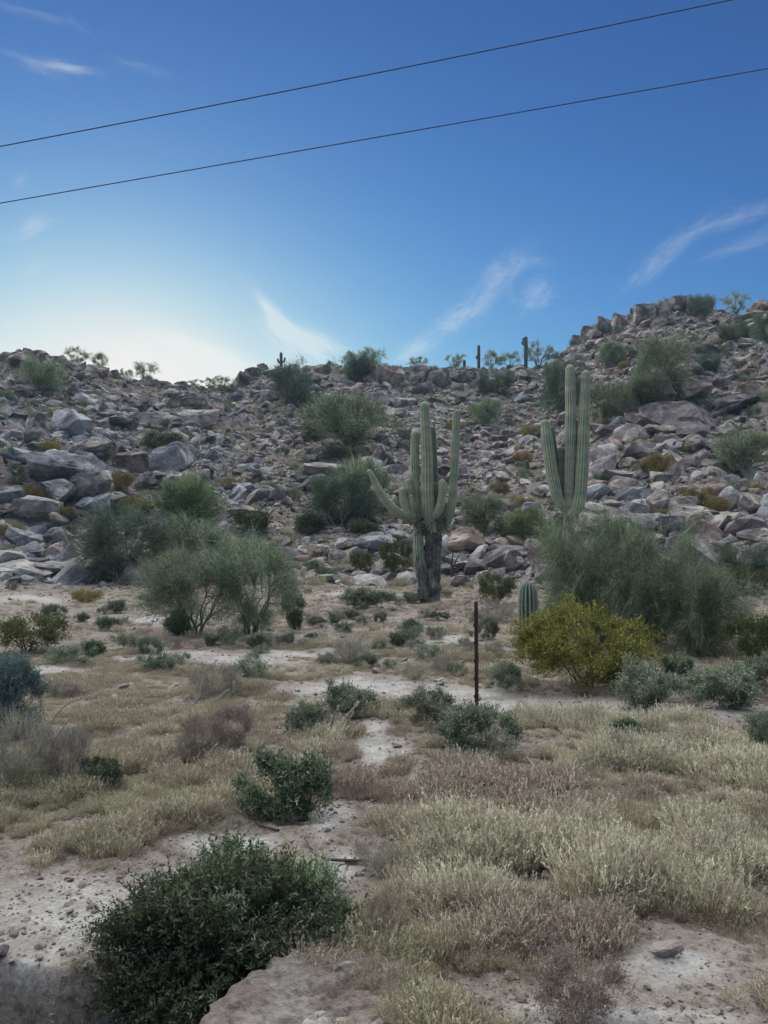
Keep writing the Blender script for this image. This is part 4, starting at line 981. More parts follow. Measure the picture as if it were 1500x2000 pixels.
# fuzzy pale stalks
def fuzzy(basepx, label, stalks):
    b = at(*basepx); m = mpp(b); root = empty('dry_plant', b, label, 'dry plant'); r = np.random.default_rng(basepx[0])
    for pts, w in stalks:
        P = curve_pts(plan(b, pts), 16, .3*m); P[:, 1] += np.cumsum(r.normal(0, 1.5*m, 16))
        st = link('stalk', tube_mesh('stalk', [(P-np.array(b), np.linspace(.8*m, .4*m, 16))], M_dry, 4), root)
        n = 900; i = r.integers(5, 16, n); Q0 = P[i]+r.normal(0, w*.13*m, (n, 3))
        Q, tn = ribbons(Q0, r.normal(0, 1, (n, 3))+[0, 0, .5], r.uniform(.4, 1.1, n)*w*m*.55, np.full(n, .8*m), r)
        link('seed_head', quads_mesh('seed_head', Q-np.array(b), tn, r.random(n), [M_fuzz]), root)
M_fuzz = leaf_mat('pale_seed_fuzz', (.34, .30, .24), (.52, .48, .38), (.58, .54, .44), .3)
fuzzy((420, 1396), 'fuzzy pale stalks bending over grass right of the purplish dry bush', [([(372, 1378), (385, 1372), (392, 1352), (396, 1328)], 4), ([(412, 1374), (425, 1365), (440, 1352), (446, 1349)], 4), ([(452, 1362), (456, 1350), (457, 1332)], 4), ([(385, 1375), (380, 1360), (376, 1352)], 3.5), ([(498, 1380), (510, 1368), (525, 1366)], 3)])
fuzzy((640, 1440), 'cream fuzzy stalks in front of the green bush at centre', [([(620, 1440), (622, 1410), (628, 1385)], 6), ([(640, 1440), (650, 1405), (662, 1378)], 6), ([(660, 1436), (675, 1400), (700, 1372)], 6), ([(650, 1440), (680, 1410), (690, 1392)], 5), ([(610, 1430), (600, 1412), (606, 1398)], 5)])
fuzzy((400, 1500), 'straight fuzzy stalks leaning right below the reddish dry bushes', [([(395, 1485), (410, 1468), (425, 1452)], 4), ([(310, 1542), (340, 1534), (372, 1526)], 4), ([(360, 1530), (372, 1515), (380, 1508)], 3)])
fuzzy((915, 1472), 'creamy fuzzy stalks at the foot of the post bush', [([(900, 1472), (902, 1462), (898, 1452)], 5), ([(915, 1470), (920, 1460), (928, 1450)], 5), ([(925, 1472), (936, 1465), (948, 1470)], 4), ([(890, 1470), (885, 1462), (880, 1456)], 4)])
fuzzy((150, 1440), 'curving cream stalks beside the dry bush at the left edge', [([(90, 1450), (105, 1400), (130, 1375), (165, 1362)], 4), ([(110, 1440), (130, 1410), (150, 1395)], 4), ([(80, 1400), (82, 1380), (80, 1365)], 4), ([(60, 1470), (75, 1440), (98, 1420)], 5)])

# ------------------------------------------------------------ the big leafy mound in the gully
def mound(label, cpx, w, dpt, h, mat, nst, leafL, leafW, seed, per=13, zdrop=.0):
    b = at(*cpx); root = empty('leafy_mound_bush', b, label, 'shrub'); r = np.random.default_rng(seed)
    th_ = r.uniform(0, 2*math.pi, nst); cz = r.uniform(-.25, 1, nst)
    q = np.stack([np.sqrt(1-cz**2)*np.cos(th_), np.sqrt(1-cz**2)*np.sin(th_), cz], 1)
    f = (1+.75*fbm(q[:, 0]*2.4+seed, q[:, 1]*2.4, q[:, 2]*2.4, 4)*1.4)*r.uniform(.72, 1.0, nst)
    P = q*f[:, None]*np.array([w/2, dpt/2, h]); P[:, 2] -= zdrop
    d = q*[1, 1, .8]+r.normal(0, .35, (nst, 3))+[0, 0, .5]; d /= np.linalg.norm(d, axis=1)[:, None]
    L = r.uniform(.08, .17, nst)
    Qs, Ts, Rs = [], [], []
    Q, tn = ribbons(P-d*.05, d, L+.05, np.full(nst, .004), r, -.15, 2, .1, .4); Qs.append(Q); Ts.append(tn); Rs.append(np.tile(r.random(nst)*.4, 2))
    stemtone = r.random(nst)**1.3
    for k in range(per):
        t = (k+.5)/per; PP = P+d*(L*t)[:, None]; PP[:, 2] -= .15*L*t*t
        ld = d*(.25+.5*t)+r.normal(0, .75, (nst, 3)); ld[:, 2] += .05
        sz = r.uniform(.6, 1.25, nst)*(1.1-.5*t)
        q2, t2 = leaves(PP, ld, sz*leafL, sz*leafW, r); Qs.append(q2); Ts.append(t2); Rs.append(np.clip(stemtone*.7+r.random(nst)*.35, 0, 1))
    link('foliage', quads_mesh('foliage', np.concatenate(Qs), np.concatenate(Ts), np.concatenate(Rs), [mat]), root)
    polys, S, Dd, rr2 = woody(seed+5, w=w, h=h, limbs=14, targets=30, rad=.006, low=.0)
    link('stems', tube_mesh('stems', polys, M_bark, 4), root); return root
mound('big dark green leafy mound spilling into the gully at the bottom left', (440, 1855), 1.0, .78, .31, M_dkleaf, 2800, .040, .014, 3)
mound('dark lower flank of the leafy mound hanging into the gully', (330, 1940), .66, .50, .30, M_dkbrown, 1700, .026, .011, 5)
mound('lighter green right part of the leafy mound beside the tawny clump', (585, 1815), .56, .50, .24, M_lush, 1200, .028, .013, 8)
mound('lighter leaves painted as highlights on the crown of the leafy mound', (450, 1775), .55, .40, .27, M_lush, 520, .040, .018, 12)  # extra sprigs of paler leaves, the highlight is put into their colour

# ------------------------------------------------------------ boulders
def boulder(box, colour, label, k, sink=.30, tilt=0.0, depth=1.0, yaw=None, group=None, z_up=0.0):
    x0, y0, x1, y1 = box; p = at((x0+x1)/2, y1-(y1-y0)*.12); m_ = mpp(p); me, zt = big_rock_mesh(k % 12, colour)
    w = (x1-x0)*m_/2*1.08; h = (y1-y0)*m_/2/zt*1.12
    o = link('boulder', me); r = random.Random(k*7+int(x0))
    flip = math.pi if r.random() < .5 else 0
    o.rotation_euler = (r.uniform(-.1, .15), math.radians(tilt), flip if yaw is None else yaw)
    o.scale = (w, w*depth, h)
    up = h*zt*(1-sink*1.0)
    o.location = (p.x, p.y+w*.3*depth, p.z+up*.85+z_up)
    return tag(o, label, 'boulder', group)
BO = [ # left outcrop of grey granite
 ((40, 800, 90, 868), 'brown', 'brown block at the upper left edge of the grey outcrop', 1, -5), ((88, 795, 170, 862), 'grey', 'tall grey block at the top of the left outcrop', 2, 0),
 ((-30, 838, 48, 870), 'rust', 'rust coloured block at the left edge above the grey outcrop', 3, 0), ((45, 830, 95, 870), 'dark', 'dark cracked block beside the tall grey block', 5, 4),
 ((-30, 868, 60, 905), 'grey', 'flat grey slab at the left edge of the outcrop', 0, -8), ((55, 882, 195, 960), 'grey', 'largest blue grey slab of the left outcrop', 4, -3),
 ((125, 880, 200, 925), 'grey', 'blue grey slab resting right on the largest slab', 8, 10), ((140, 855, 225, 895), 'brown', 'brown grey slab behind the outcrop right of its middle', 6, 8),
 ((200, 880, 290, 930), 'rust', 'rust streaked rock right of the largest slab', 7, 12), ((280, 870, 372, 925), 'grey', 'smooth grey sloping slab between outcrop and gravel', 9, 18),
 ((85, 938, 150, 985), 'grey', 'rounded grey boulder in the middle of the left outcrop', 10, 0), ((130, 930, 215, 990), 'brown', 'weathered brown boulder low in the left outcrop', 11, 5),
 ((-30, 950, 55, 985), 'grey', 'blue grey slab low at the left edge', 1, -12), ((-20, 985, 40, 1010), 'rust', 'dark rust boulder under the low slab at the left edge', 2, 0),
 ((30, 975, 120, 1020), 'pale', 'pale broken rock under the rounded grey boulder', 3, -6), ((150, 975, 210, 1012), 'grey', 'grey boulder left of the dark blue green tree', 5, 0),
 ((200, 962, 250, 992), 'pale', 'pale block above the dark blue green tree', 6, 10), ((10, 1036, 82, 1074), 'grey', 'grey pointed boulder near the left edge at the slope foot', 7, -10),
 ((78, 1030, 130, 1068), 'dark', 'dark split boulder beside the grey pointed one', 8, 0), ((60, 1076, 118, 1098), 'pale', 'white flat stone at the slope foot left', 9, 0),
 ((-20, 1094, 90, 1130), 'pale', 'long white slab at the left edge of the flat', 0, 3), ((70, 1098, 160, 1128), 'pale', 'white slab right of the long white one', 4, -3),
 ((262, 920, 305, 960), 'dark', 'dark wedge boulder above the bright round tree', 10, 0), ((250, 800, 330, 842), 'brown', 'brown grey boulder high on the left slope', 11, 8),
 ((180, 812, 260, 838), 'brown', 'flat brown slab high on the left slope', 0, 4), ((320, 775, 410, 800), 'rust', 'rust brown slab under the bright saddle', 3, 6),
 ((345, 790, 420, 835), 'brown', 'large rounded brown boulder under the bright saddle', 5, 10), ((215, 775, 290, 812), 'brown', 'domed brown boulder under the loose skyline shrub', 7, -4),
 ((428, 985, 505, 1014), 'brown', 'smooth flat pinkish boulder right of the bright round tree', 0, 0), ((548, 942, 590, 966), 'dark', 'dark grey lump on the gravel slope', 2, 0),
 ((585, 905, 680, 932), 'pale', 'long pale slab left of the dark slope tree', 4, 3), ((690, 862, 745, 896), 'rust', 'rust red block right of the low dark bush', 6, 12), ((725, 880, 762, 915), 'rust', 'dark red boulder above the leaning saguaro arm', 9, 20),
 # foot of the slope
 ((690, 1038, 772, 1080), 'grey', 'big smooth grey boulder at the slope foot left of the saguaro', 10, 0), ((735, 1034, 812, 1068), 'brown', 'flat brown boulder touching the saguaro from behind', 0, -4),
 ((608, 1068, 655, 1092), 'brown', 'long low boulder at the slope foot', 4, 5), ((655, 1050, 700, 1076), 'pale', 'pale boulder left of the big smooth grey one', 6, 0), ((680, 1072, 722, 1092), 'grey', 'grey rounded stone in front of the big smooth one', 3, 0),
 ((640, 1072, 684, 1102), 'brown', 'pinkish rounded boulder low at the slope foot', 5, 0),
 ((866, 1028, 945, 1088), 'rust', 'large rust stained boulder right of the saguaro trunk', 10, 0), ((920, 1056, 948, 1084), 'pale', 'pale chipped stone against the rust stained boulder', 5, 0),
 ((858, 1068, 888, 1092), 'pale', 'white stone between saguaro trunk and rust stained boulder', 7, 0), ((984, 1050, 1012, 1074), 'pale', 'pale pointed stone above the rounded boulder', 8, 0), ((956, 1064, 986, 1076), 'pale', 'flat white stone left of the pale pointed one', 0, 0),
 ((986, 1086, 1022, 1118), 'pale', 'white angular stone left of the upright brown boulder', 2, 0), ((1034, 1066, 1100, 1136), 'rust', 'big upright reddish brown boulder left of the drooping palo verde', 11, 0),
 ((930, 1110, 992, 1162), 'brown', 'rounded pinkish boulder behind the post', 3, 0), ((1050, 1030, 1080, 1056), 'grey', 'grey boulder at the foot of the tall saguaro', 6, 0),
 # right slope
 ((1145, 975, 1232, 1008), 'brown', 'flat brown slab right of the tall saguaro', 0, 4), ((1152, 1000, 1290, 1040), 'brown', 'broad brown boulder behind the drooping palo verde', 4, 0), ((1228, 1008, 1296, 1044), 'grey', 'grey pointed boulder behind the drooping palo verde', 2, 0),
 ((1262, 778, 1402, 850), 'dark', 'largest dark brown slab of the right slope', 4, 6), ((1225, 828, 1310, 858), 'brown', 'brown slab tucked under the largest dark slab', 0, 8), ((1310, 735, 1400, 782), 'rust', 'rust brown block above the largest dark slab', 7, -6),
 ((1390, 728, 1450, 768), 'dark', 'dark block between two rust brown ones near the right edge', 1, -8), ((1430, 742, 1510, 780), 'rust', 'rust brown block at the right edge above the feathery tree', 9, -10), ((1370, 770, 1500, 815), 'dark', 'long layered slab rising to the right edge', 8, -14),
 ((1232, 752, 1320, 795), 'brown', 'brown slab sloping below the big upper slope tree', 6, -12), ((1335, 846, 1380, 885), 'brown', 'domed brown boulder under the largest dark slab', 10, 0), ((1210, 822, 1235, 842), 'pale', 'pale egg shaped stone left of the largest dark slab', 5, 0),
 ((1322, 795, 1350, 812), 'pale', 'pale block on top of the largest dark slab', 3, 0), ((1190, 830, 1250, 865), 'brown', 'tilted brown slab left of the largest dark slab', 8, 22), ((1300, 855, 1340, 885), 'pale', 'pale boulder under the largest dark slab', 2, 10),
 ((1270, 955, 1320, 1002), 'brown', 'big rounded brown boulder low on the right slope', 10, 0), ((1310, 968, 1366, 1010), 'brown', 'angular brown boulder right of the rounded one low on the slope', 7, 0), ((1345, 940, 1420, 978), 'rust', 'rust brown boulder with pale top left of the ochre pair', 5, 4),
 ((1272, 920, 1318, 950), 'brown', 'domed brown boulder below the big ochre brittlebush', 3, 0), ((1392, 1000, 1470, 1040), 'pale', 'pale rounded boulder stack at the right slope foot', 6, 0), ((1448, 1000, 1520, 1022), 'pale', 'flat pale slab bridging a dark gap at the right edge', 0, 0),
 ((1450, 1030, 1530, 1066), 'brown', 'rounded tan boulder at the right edge of the slope foot', 4, 0), ((1335, 1000, 1395, 1042), 'brown', 'tan boulder above the drooping palo verde at right', 11, 0), ((1290, 1005, 1345, 1052), 'grey', 'grey tan boulder with white streak above the drooping palo verde', 9, 0),
 ((1380, 862, 1408, 884), 'pale', 'small pale boulder left of the feathery right edge tree', 7, 0), ((1395, 872, 1450, 905), 'dark', 'dark boulder under the feathery right edge tree', 2, 0),
 # rim rocks
 ((478, 716, 512, 742), 'rust', 'rounded rust boulder on the rim left of the small ridge saguaro', 3, 0), ((460, 728, 500, 755), 'rust', 'sloping rust slab at the right end of the bright saddle', 4, -28), ((502, 706, 524, 728), 'rust', 'knobby rock on the rim left of the small ridge saguaro', 10, 0),
 ((608, 710, 652, 734), 'rust', 'flat topped rust block on the rim left of the dark ridge tree', 1, 0), ((708, 715, 740, 750), 'rust', 'rust triangular slab in the middle rim cliff', 5, -25), ((738, 712, 790, 765), 'rust', 'largest cracked block of the middle rim cliff', 7, 0),
 ((785, 712, 840, 752), 'brown', 'brown block right of the largest in the middle rim cliff', 11, 0), ((800, 730, 825, 755), 'rust', 'orange faced block in the middle rim cliff', 2, 0), ((838, 716, 880, 760), 'dark', 'dark block at the right of the middle rim cliff', 6, 0), ((880, 720, 920, 752), 'dark', 'dark ledge under the open crest shrub', 8, 0),
 ((808, 748, 850, 775), 'dark', 'dark tilted slab below the middle rim cliff', 9, 14), ((10, 688, 50, 716), 'rust', 'left peak block of the left hump', 10, 0), ((42, 688, 88, 712), 'rust', 'right peak block of the left hump', 11, 0), ((160, 712, 205, 742), 'brown', 'big brown block on the sloping skyline at left', 7, 10),
 ((210, 722, 232, 742), 'dark', 'dark knob on the sloping skyline at left', 3, 0), ((305, 742, 335, 756), 'rust', 'low rust block on the saddle skyline', 5, 0), ((335, 744, 368, 758), 'rust', 'second low rust block on the saddle skyline', 1, 0),
 ((1118, 655, 1140, 678), 'rust', 'pointed rust rock at the foot of the right skyline', 11, 0), ((1134, 636, 1170, 662), 'rust', 'jutting rust rock on the right skyline', 3, -15), ((1166, 622, 1200, 655), 'dark', 'dark rock on the rising right skyline', 7, -10), ((1198, 612, 1232, 645), 'brown', 'brown rock left of the stubby skyline saguaro', 5, -12),
 ((1240, 592, 1285, 630), 'brown', 'broad brown block right of the stubby skyline saguaro', 9, 0), ((1284, 584, 1312, 622), 'brown', 'tall block at the top of the right hump', 11, 0), ((1310, 578, 1345, 612), 'dark', 'dark pointed peak block of the right hump', 7, 0), ((1352, 580, 1392, 606), 'brown', 'jagged peak rock behind the dark bush of the right hump', 3, 0),
 ((1470, 584, 1520, 614), 'rust', 'reddish rock cut by the right edge on the skyline', 4, 0), ((1434, 604, 1510, 632), 'rust', 'flat rust slab under the right edge skyline rock', 0, 0), ((1236, 660, 1300, 700), 'brown', 'rounded brown boulder behind the big upper slope tree', 10, 0), ((1000, 722, 1050, 752), 'brown', 'wide brown block under the tall ridge saguaro', 4, 0),
 ((1070, 700, 1105, 724), 'dark', 'dark block at the crest notch left of the right hump', 6, 0), ((1150, 640, 1180, 668), 'rust', 'rust boulder below the jutting skyline rock', 2, 0),
]
for (bx, c, l, k, tl) in BO: boulder(bx, c, l, k, tilt=tl)
boulder((1112, 1938, 1142, 1975), 'dark', 'fist sized black stone on sand at the bottom edge', 9, sink=.1)
boulder((-10, 1898, 12, 1920), 'dark', 'small blue black stone at the left edge above the cut bank', 10, sink=.1)
boulder((470, 1318, 484, 1326), 'pale', 'tiny white stone on the flat near the purplish dry bush', 3, sink=.1)
# crusted clay block at the bottom edge
v, f, e = rock_shape(6, 77, cuts=16, flat=.55, rough=.045, dlo=.6, dhi=.95)
v = v + (v/np.linalg.norm(v, axis=1)[:, None])*(.11*np.abs(fbm(v[:, 0]*7, v[:, 1]*7, v[:, 2]*8, 6))-.05*np.clip(fbm(v[:, 0]*3, v[:, 1]*3, v[:, 2]*6+4, 4), 0, 1))[:, None]
cb = link('clay_block', mesh_np('clay_block', v, f, np.full(len(f), 3), None, [M_clay], False))
pc = at(640, 1965); cb.location = (pc.x, pc.y-.03, -.19); cb.scale = (.70, .46, .60); cb.rotation_euler = (.05, .02, .25)
tag(cb, 'big pinkish tan crusted clay block at the bottom edge right of the leafy mound', 'boulder')

# ---- many more boulders, each told by its place among the landmarks
LM = [(80, 740, 'the round tree under the left hump'), (285, 735, 'the loose skyline shrub'), (410, 760, 'the bright saddle'), (578, 758, 'the tree under the small ridge saguaro'),
 (690, 825, 'the wide mid slope tree'), (700, 715, 'the dark ridge tree'), (790, 740, 'the middle rim cliff'), (120, 920, 'the grey outcrop'), (317, 864, 'the deep green slope bush'), (363, 985, 'the bright round tree'),
 (670, 970, 'the tree with bare branches'), (850, 900, 'the many armed saguaro'), (960, 755, 'the dark flat crest tree'), (948, 805, 'the small grey green slope tree'), (1105, 860, 'the tall saguaro'),
 (940, 1010, 'the pale loose tree'), (1195, 695, 'the round upper slope tree'), (1285, 725, 'the big upper slope tree'), (1330, 815, 'the largest dark slab'), (1285, 912, 'the big ochre brittlebush'),
 (1450, 890, 'the feathery right edge tree'), (1370, 605, 'the dark bush on the right hump'), (1400, 990, 'the ochre pair'), (240, 1075, 'the dark blue green tree'), (60, 1080, 'the long white slab'), (1030, 912, 'the young slope saguaro'), (530, 910, 'the gravel slope')]
ORD = ['nearest', 'second nearest', 'third nearest', 'fourth nearest', 'fifth nearest', 'sixth nearest', 'seventh nearest', 'eighth nearest', 'ninth nearest', 'tenth nearest', 'eleventh nearest', 'twelfth nearest',
       'thirteenth nearest', 'fourteenth nearest', 'fifteenth nearest', 'sixteenth nearest', 'seventeenth nearest', 'eighteenth nearest', 'nineteenth nearest', 'twentieth nearest']
DIRS = ['right of', 'above right of', 'above', 'above left of', 'left of', 'below left of', 'below', 'below right of']
pend = {}
def auto_label(o, px, py, desc):
    ds = [math.hypot(px-a, (py-b)*1.3) for a, b, _ in LM]; i = int(np.argmin(ds)); a, b, nm = LM[i]
    k = int(round(math.atan2(b-py, px-a)/(math.pi/4))) % 8
    pend.setdefault((desc, DIRS[k], nm), []).append((ds[i], o))
x, y, th, rr = hill_points(2600, 91, rmin=1); z = H(x, y); px, py = project(x, y, z)
rb = np.random.default_rng(92); cnt = 0; used = [(q[0][0]+q[0][2])/2 for q in BO]; usd = [((q[0][0]+q[0][2])/2, (q[0][1]+q[0][3])/2, (q[0][2]-q[0][0])/2) for q in BO]
gvv = gravelly(px, py)
CN = {'brown': 'brown', 'grey': 'grey', 'pale': 'pale', 'rust': 'rust coloured', 'dark': 'dark'}; SH = ['angular', 'blocky', 'flat', 'rounded']
for q in np.argsort(rb.random(2600)):
    if cnt >= 178: break
    if px[q] < -10 or px[q] > 1510 or py[q] > 1070: continue
    if gvv[q] > .35 or rb.random() < (.75 if 480 < px[q] < 900 and py[q] > 790 else .1): continue
    s = float(rb.choice([.75, .95, 1.25, 1.7], p=[.3, .35, .22, .13])); m_ = float((y[q]*math.cos(PITCH))/FPX); wpx = s/m_
    if any(abs(px[q]-a) < (wpx+c)*.85 and abs(py[q]-b) < (wpx+c)*.45 for a, b, c in usd): continue
    usd.append((px[q], py[q], wpx))
    lf = px[q] < 470 and py[q] > 800
    c = str(rb.choice(['brown', 'rust', 'grey', 'dark', 'pale'], p=[.25, .12, .45, .15, .03] if lf else ([.38, .27, .08, .25, .02] if py[q] < 850 else [.46, .17, .17, .13, .07])))
    k = int(rb.integers(0, 12)); me, zt = big_rock_mesh(k, c); o = link('boulder', me)
    o.scale = (s, s*rb.uniform(.7, 1.1), s*rb.uniform(.75, 1.1)); o.rotation_euler = (rb.normal(.25, .2), rb.normal(0, .25), rb.uniform(0, 6.28)-0)
    o.location = (x[q], y[q], z[q]+s*zt*.18); tag(o, None, 'boulder', 'boulders scattered over the hillside'); cnt += 1
    auto_label(o, px[q], py[q], CN[c]+' boulder')
# ---- small shrubs dotted over slope and flat
def tufts(n, seed, region, kinds, wr, grp, adj):
    r = np.random.default_rng(seed); c = 0; tries = 0
    while c < n and tries < 4000:
        tries += 1
        px_, py_ = region(r)
        if any(abs(px_-a) < w_*.5 and (b-w_*.5) < py_ < yb+4 for a, b, w_, yb in PLACED): continue
        p = at(px_, py_); m_ = mpp(p); kd = kinds[int(r.integers(0, len(kinds)))]
        w_ = r.uniform(*wr)
        tr, cr = kind_mesh(kd, int(r.integers(0, 4)))
        o = link({'tuft': 'grey_shrub', 'tuftd': 'green_shrub', 'ochre': 'ochre_shrub', 'dry': 'dry_shrub', 'darkbush': 'green_shrub', 'bush': 'grey_shrub'}[kd], cr)
        o.location = p; o.scale = (w_, w_, w_*r.uniform(.7, 1.1)); o.rotation_euler = (0, 0, r.uniform(0, 6.28))
        tag(o, None, 'shrub', grp)
        auto_label(o, px_, py_, 'small ' + {'tuft': 'grey green', 'tuftd': 'green', 'ochre': 'ochre', 'dry': 'dry grey', 'darkbush': 'dark green', 'bush': 'grey green'}[kd]+' shrub')
        PLACED.append((px_, py_, w_/m_, py_)); c += 1
tufts(150, 5, lambda r: (r.uniform(0, 1500), r.uniform(765, 1060)), ['tuft', 'tuftd', 'ochre', 'tuft', 'tuftd'], (.5, 1.5), 'small shrubs dotted over the slope', '')
tufts(38, 6, lambda r: (r.uniform(1050, 1500), r.uniform(640, 800)), ['tuft', 'tuftd', 'tuftd'], (.8, 2.0), 'small shrubs dotted over the slope', '')
tufts(34, 9, lambda r: (lambda q: (q, float(np.interp(q, [a for a, b in RID], [b for a, b in RID]))+r.uniform(3, 9)))(r.uniform(0, 1500)), ['tuftd', 'tuft', 'tuftd'], (.9, 2.2), 'small shrubs along the rim', '')
LM += [(880, 1290, 'the rusty post'), (1140, 1265, 'the yellow green creosote'), (390, 1180, 'the left foreground palo verde'), (500, 1180, 'the right foreground palo verde'), (60, 1240, 'the left edge creosote'),
       (840, 1150, 'the saguaro trunk'), (415, 1330, 'the purplish dry bush'), (30, 1370, 'the blue green bush'), (1270, 1345, 'the olive upright bush'), (680, 1365, 'the bush by the wash'), (715, 1170, 'the wide low grey bush')]
tufts(55, 8, lambda r: (r.uniform(0, 1500), r.uniform(1135, 1330)), ['tuft', 'bush', 'dry', 'tuftd', 'tuft'], (.25, .6), 'small shrubs dotted over the flat', '')
for (desc, dr, nm), lst in pend.items():
    lst.sort(key=lambda q: q[0])
    for i, (_, o) in enumerate(lst):
        o['label'] = '%s %s %s' % (desc, dr, nm) if len(lst) == 1 else '%s %s %s, %s' % (desc, dr, nm, ORD[min(i, 19)])

# ------------------------------------------------------------ dry grass
def clump(seed, n, h, spread, mat, head=(.03, .010), bw=.0028, lean=.45, nhead=.7, curl=.12):
    r = np.random.default_rng(seed)
    a_ = r.uniform(0, 6.283, n); q = np.sqrt(r.random(n))*spread; P = np.stack([np.cos(a_)*q, np.sin(a_)*q, np.full(n, -.01)], 1)
    d = np.stack([np.cos(a_)*q/spread*lean, np.sin(a_)*q/spread*lean, np.ones(n)], 1)+r.normal(0, .16, (n, 3))
    d /= np.linalg.norm(d, axis=1)[:, None]; L = h*r.uniform(.5, 1.1, n)
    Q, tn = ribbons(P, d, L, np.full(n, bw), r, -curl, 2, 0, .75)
    Qs = [Q]; Ts = [tn]; rn = r.random(n); Rs = [np.tile(rn, 2)]
    m = r.random(n) < nhead; tip = P+d*L[:, None]; tip[:, 2] -= curl*L
    for k in range(4):
        dd = d[m]+r.normal(0, .34, (m.sum(), 3))+[0, 0, -.1]
        off = -dd*(head[0]*.35*k)
        q2, _ = leaves(tip[m]+off, dd, r.uniform(.7, 1.3, m.sum())*head[0], r.uniform(.7, 1.2, m.sum())*head[1], r)
        Qs.append(q2); Ts.append(np.tile([.85, 1, 1, 1.], (m.sum(), 1))); Rs.append(rn[m])
    return quads_mesh('tuft', np.concatenate(Qs), np.concatenate(Ts), np.concatenate(Rs), [mat])
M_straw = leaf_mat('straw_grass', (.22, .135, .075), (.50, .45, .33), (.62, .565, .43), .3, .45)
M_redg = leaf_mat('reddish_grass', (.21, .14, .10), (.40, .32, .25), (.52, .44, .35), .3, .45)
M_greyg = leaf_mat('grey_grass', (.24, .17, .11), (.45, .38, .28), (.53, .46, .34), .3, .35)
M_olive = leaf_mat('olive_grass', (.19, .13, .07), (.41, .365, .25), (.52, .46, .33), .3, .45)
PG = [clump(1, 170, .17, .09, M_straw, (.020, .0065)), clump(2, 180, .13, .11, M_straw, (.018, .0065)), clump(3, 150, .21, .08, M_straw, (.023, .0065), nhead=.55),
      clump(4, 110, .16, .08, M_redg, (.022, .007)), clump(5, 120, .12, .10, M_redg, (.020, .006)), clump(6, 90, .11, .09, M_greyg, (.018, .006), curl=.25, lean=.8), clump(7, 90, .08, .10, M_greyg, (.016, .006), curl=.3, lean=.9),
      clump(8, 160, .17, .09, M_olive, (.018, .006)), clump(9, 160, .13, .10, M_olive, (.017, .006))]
ZN = [ # px, py, half w, half h, kind (0 straw, 1 red, 2 grey, 3 olive), weight
 (1150, 1700, 480, 90, 0, 1.4), (850, 1720, 200, 70, 0, 1.3), (1300, 1500, 260, 40, 0, 1.2), (1150, 1420, 300, 28, 0, 1.1), (1000, 1545, 300, 45, 1, 1.6), (780, 1560, 150, 60, 1, 1.0),
 (150, 1600, 260, 90, 3, 1.2), (60, 1560, 150, 70, 3, 1.0), (250, 1400, 250, 90, 2, 1.2), (950, 1900, 300, 80, 3, 1.0), (820, 1980, 160, 60, 3, 1.2), (1400, 1640, 200, 90, 3, .9), (1100, 1840, 500, 60, 1, .8),
 (600, 1250, 700, 70, 2, 1.0), (900, 1200, 400, 60, 1, .8), (420, 1560, 150, 90, 2, .9), (640, 1470, 200, 50, 1, .8), (320, 1660, 100, 40, 1, 1.0), (1450, 1900, 150, 150, 2, .9), (240, 1330, 250, 40, 2, 1.0)]
BARE = [(130, 1830, 240, 120, 1.0), (330, 1780, 130, 110, .9), (1310, 1895, 120, 45, .95), (1080, 1975, 110, 40, .95), (450, 1960, 90, 70, .8), (1200, 1985, 200, 30, .8), (640, 1640, 110, 110, .85), (720, 1720, 50, 60, .7)]
_b = [(650, 1345), (760, 1352), (880, 1362), (1000, 1374), (1120, 1384), (1240, 1390), (1360, 1396), (1480, 1400)]
BARE += [(a, b+4, 75, 17, 1.0) for a, b in _b]
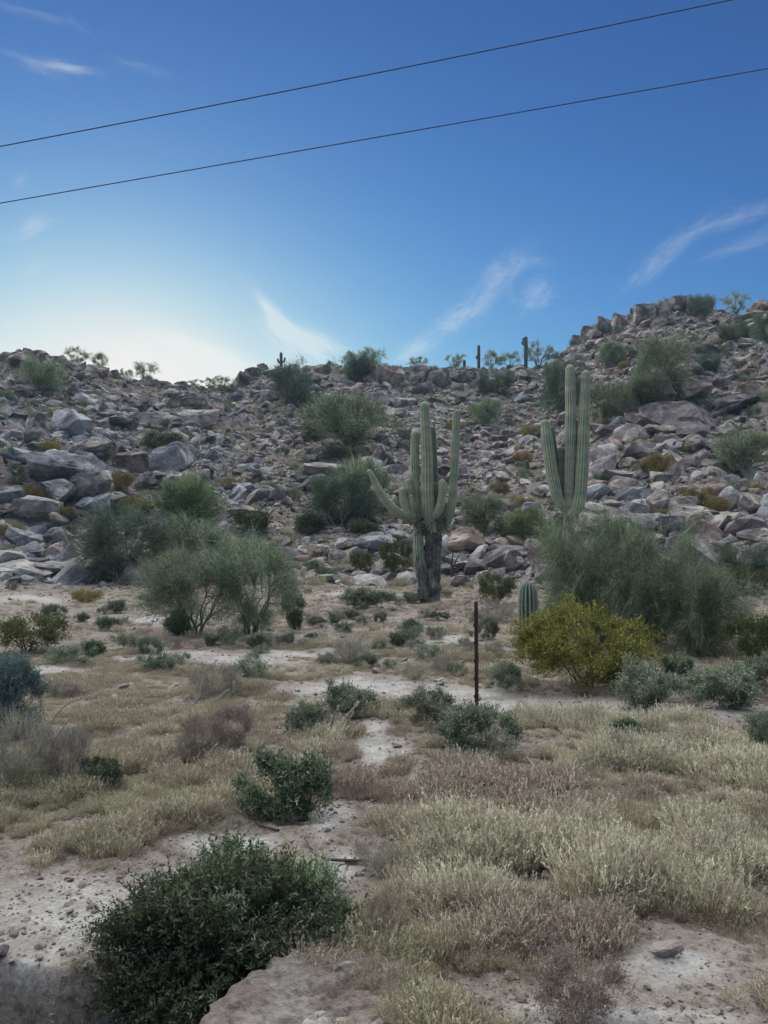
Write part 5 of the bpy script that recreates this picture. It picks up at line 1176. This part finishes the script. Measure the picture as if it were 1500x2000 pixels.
def grass(n, seed, r0, r1, smul=1.0, thr=.42):
    r = np.random.default_rng(seed)
    th = r.uniform(-.56, .56, n); rr = np.sqrt(r.uniform(r0**2, r1**2, n)); x = rr*np.sin(th); y = rr*np.cos(th)
    z = H(x, y); px, py = project(x, y, z)
    s = zones(px, py); cl_ = fbm(x*2.6, y*2.6, 5, 3); dens = .93 - 1.7*s + 1.15*fbm(x*.8, y*.8, 3.3, 3) + 1.2*cl_ + .8*fbm(x*6, y*6, 12, 2)
    for (a, b, w, h, q) in BARE: dens = dens - q*1.25*np.exp(-((px-a)/w)**2-((py-b)/h)**2)
    dens -= .30*sstep(11, 16, rr)+.22*sstep(20, 34, rr)
    dens = np.where(rr-foot(th) > 1, dens-1.2, dens)
    W = np.stack([sum(q[5]*np.exp(-((px-q[0])/q[2])**2-((py-q[1])/q[3])**2) for q in ZN if q[4] == k) *.8 + .22 + .75*fbm(x*1.3+k*9, y*1.3, k*3.3, 3) for k in range(4)], 1)
    dens = dens + .38*np.clip(W[:, 0]-.3, 0, 1)*(1-s)
    W = W + r.gumbel(0, .20, W.shape); kd = W.argmax(1)
    stray = (r.random(n) < .13) & (s < .45)      # thin single tufts between the clumps
    keep = ((dens > thr+r.normal(0, .16, n)) | stray) & (rr > 3.25)
    lush = np.clip(W.max(1), .2, 1.35)
    idx = np.choose(kd, [r.integers(0, 3, n), r.integers(3, 5, n), r.integers(5, 7, n), r.integers(7, 9, n)])
    sc_ = smul*np.clip(.92+1.1*cl_, .42, 1.3)*r.uniform(.45, 1.25, n)*(.62+.38*lush)*np.clip(.40+.62*(dens-.2), .35, 1.25)
    return [q[keep] for q in (x, y, z, sc_, idx)]
parts = [grass(11500, 21, 3.2, 8.5, .80), grass(24000, 22, 8.5, 18, .78), grass(24000, 23, 18, 50, .85)]
X, Y, Z, S, I = [np.concatenate([p[i] for p in parts]) for i in range(5)]
rh_ = np.random.default_rng(77); xs, ys, th, rr = hill_points(9000, 78); zs = H(xs, ys); kp = fbm(xs*.15, ys*.15, 41, 3) > -.05   # tufts between the stones of the slope
X = np.r_[X, xs[kp]]; Y = np.r_[Y, ys[kp]]; Z = np.r_[Z, zs[kp]+.05]; S = np.r_[S, rh_.uniform(1.5, 3.6, kp.sum())]; I = np.r_[I, rh_.choice([5, 6, 7, 8, 3], kp.sum())]
rg = np.random.default_rng(31); R0 = np.stack([rg.normal(0, .12, len(X)), rg.normal(0, .12, len(X)), rg.uniform(0, 6.28, len(X))], 1)
for nm, ids, lab in (('straw_grass', (0, 1, 2), 'cream dry grass with fluffy seed heads'), ('red_grass', (3, 4), 'reddish dry grass'), ('grey_grass', (5, 6), 'grey matted dry grass'), ('olive_grass', (7, 8), 'olive half dry grass')):
    m = np.isin(I, ids)
    scatter(nm, [PG[i] for i in ids], np.stack([X[m], Y[m], Z[m]], 1), R0[m], np.repeat(S[m][:, None], 3, 1)*np.array([1, 1, 1.0]), I[m]-ids[0], lab)

# ------------------------------------------------------------ dusk haze over the desert
hv, hf = box_verts(-540, 540, -540, 540, -6.0, 84.0)
hm_ = bpy.data.materials.new('air'); hm_.use_nodes = True; ht = hm_.node_tree; ht.nodes.clear()
pv = N(ht, 'ShaderNodeVolumePrincipled'); pv.inputs['Density'].default_value = .00022; pv.inputs['Color'].default_value = (.62, .86, 1.0, 1); pv.inputs['Anisotropy'].default_value = .3
ho = N(ht, 'ShaderNodeOutputMaterial'); ht.links.new(pv.outputs[0], ho.inputs['Volume'])
hz_ = link('haze', mesh_np('haze', hv, hf, np.full(6, 4), None, [hm_])); tag(hz_, 'thin dusk haze in the air', None, None, 'stuff')
sc.cycles.volume_bounces = 0
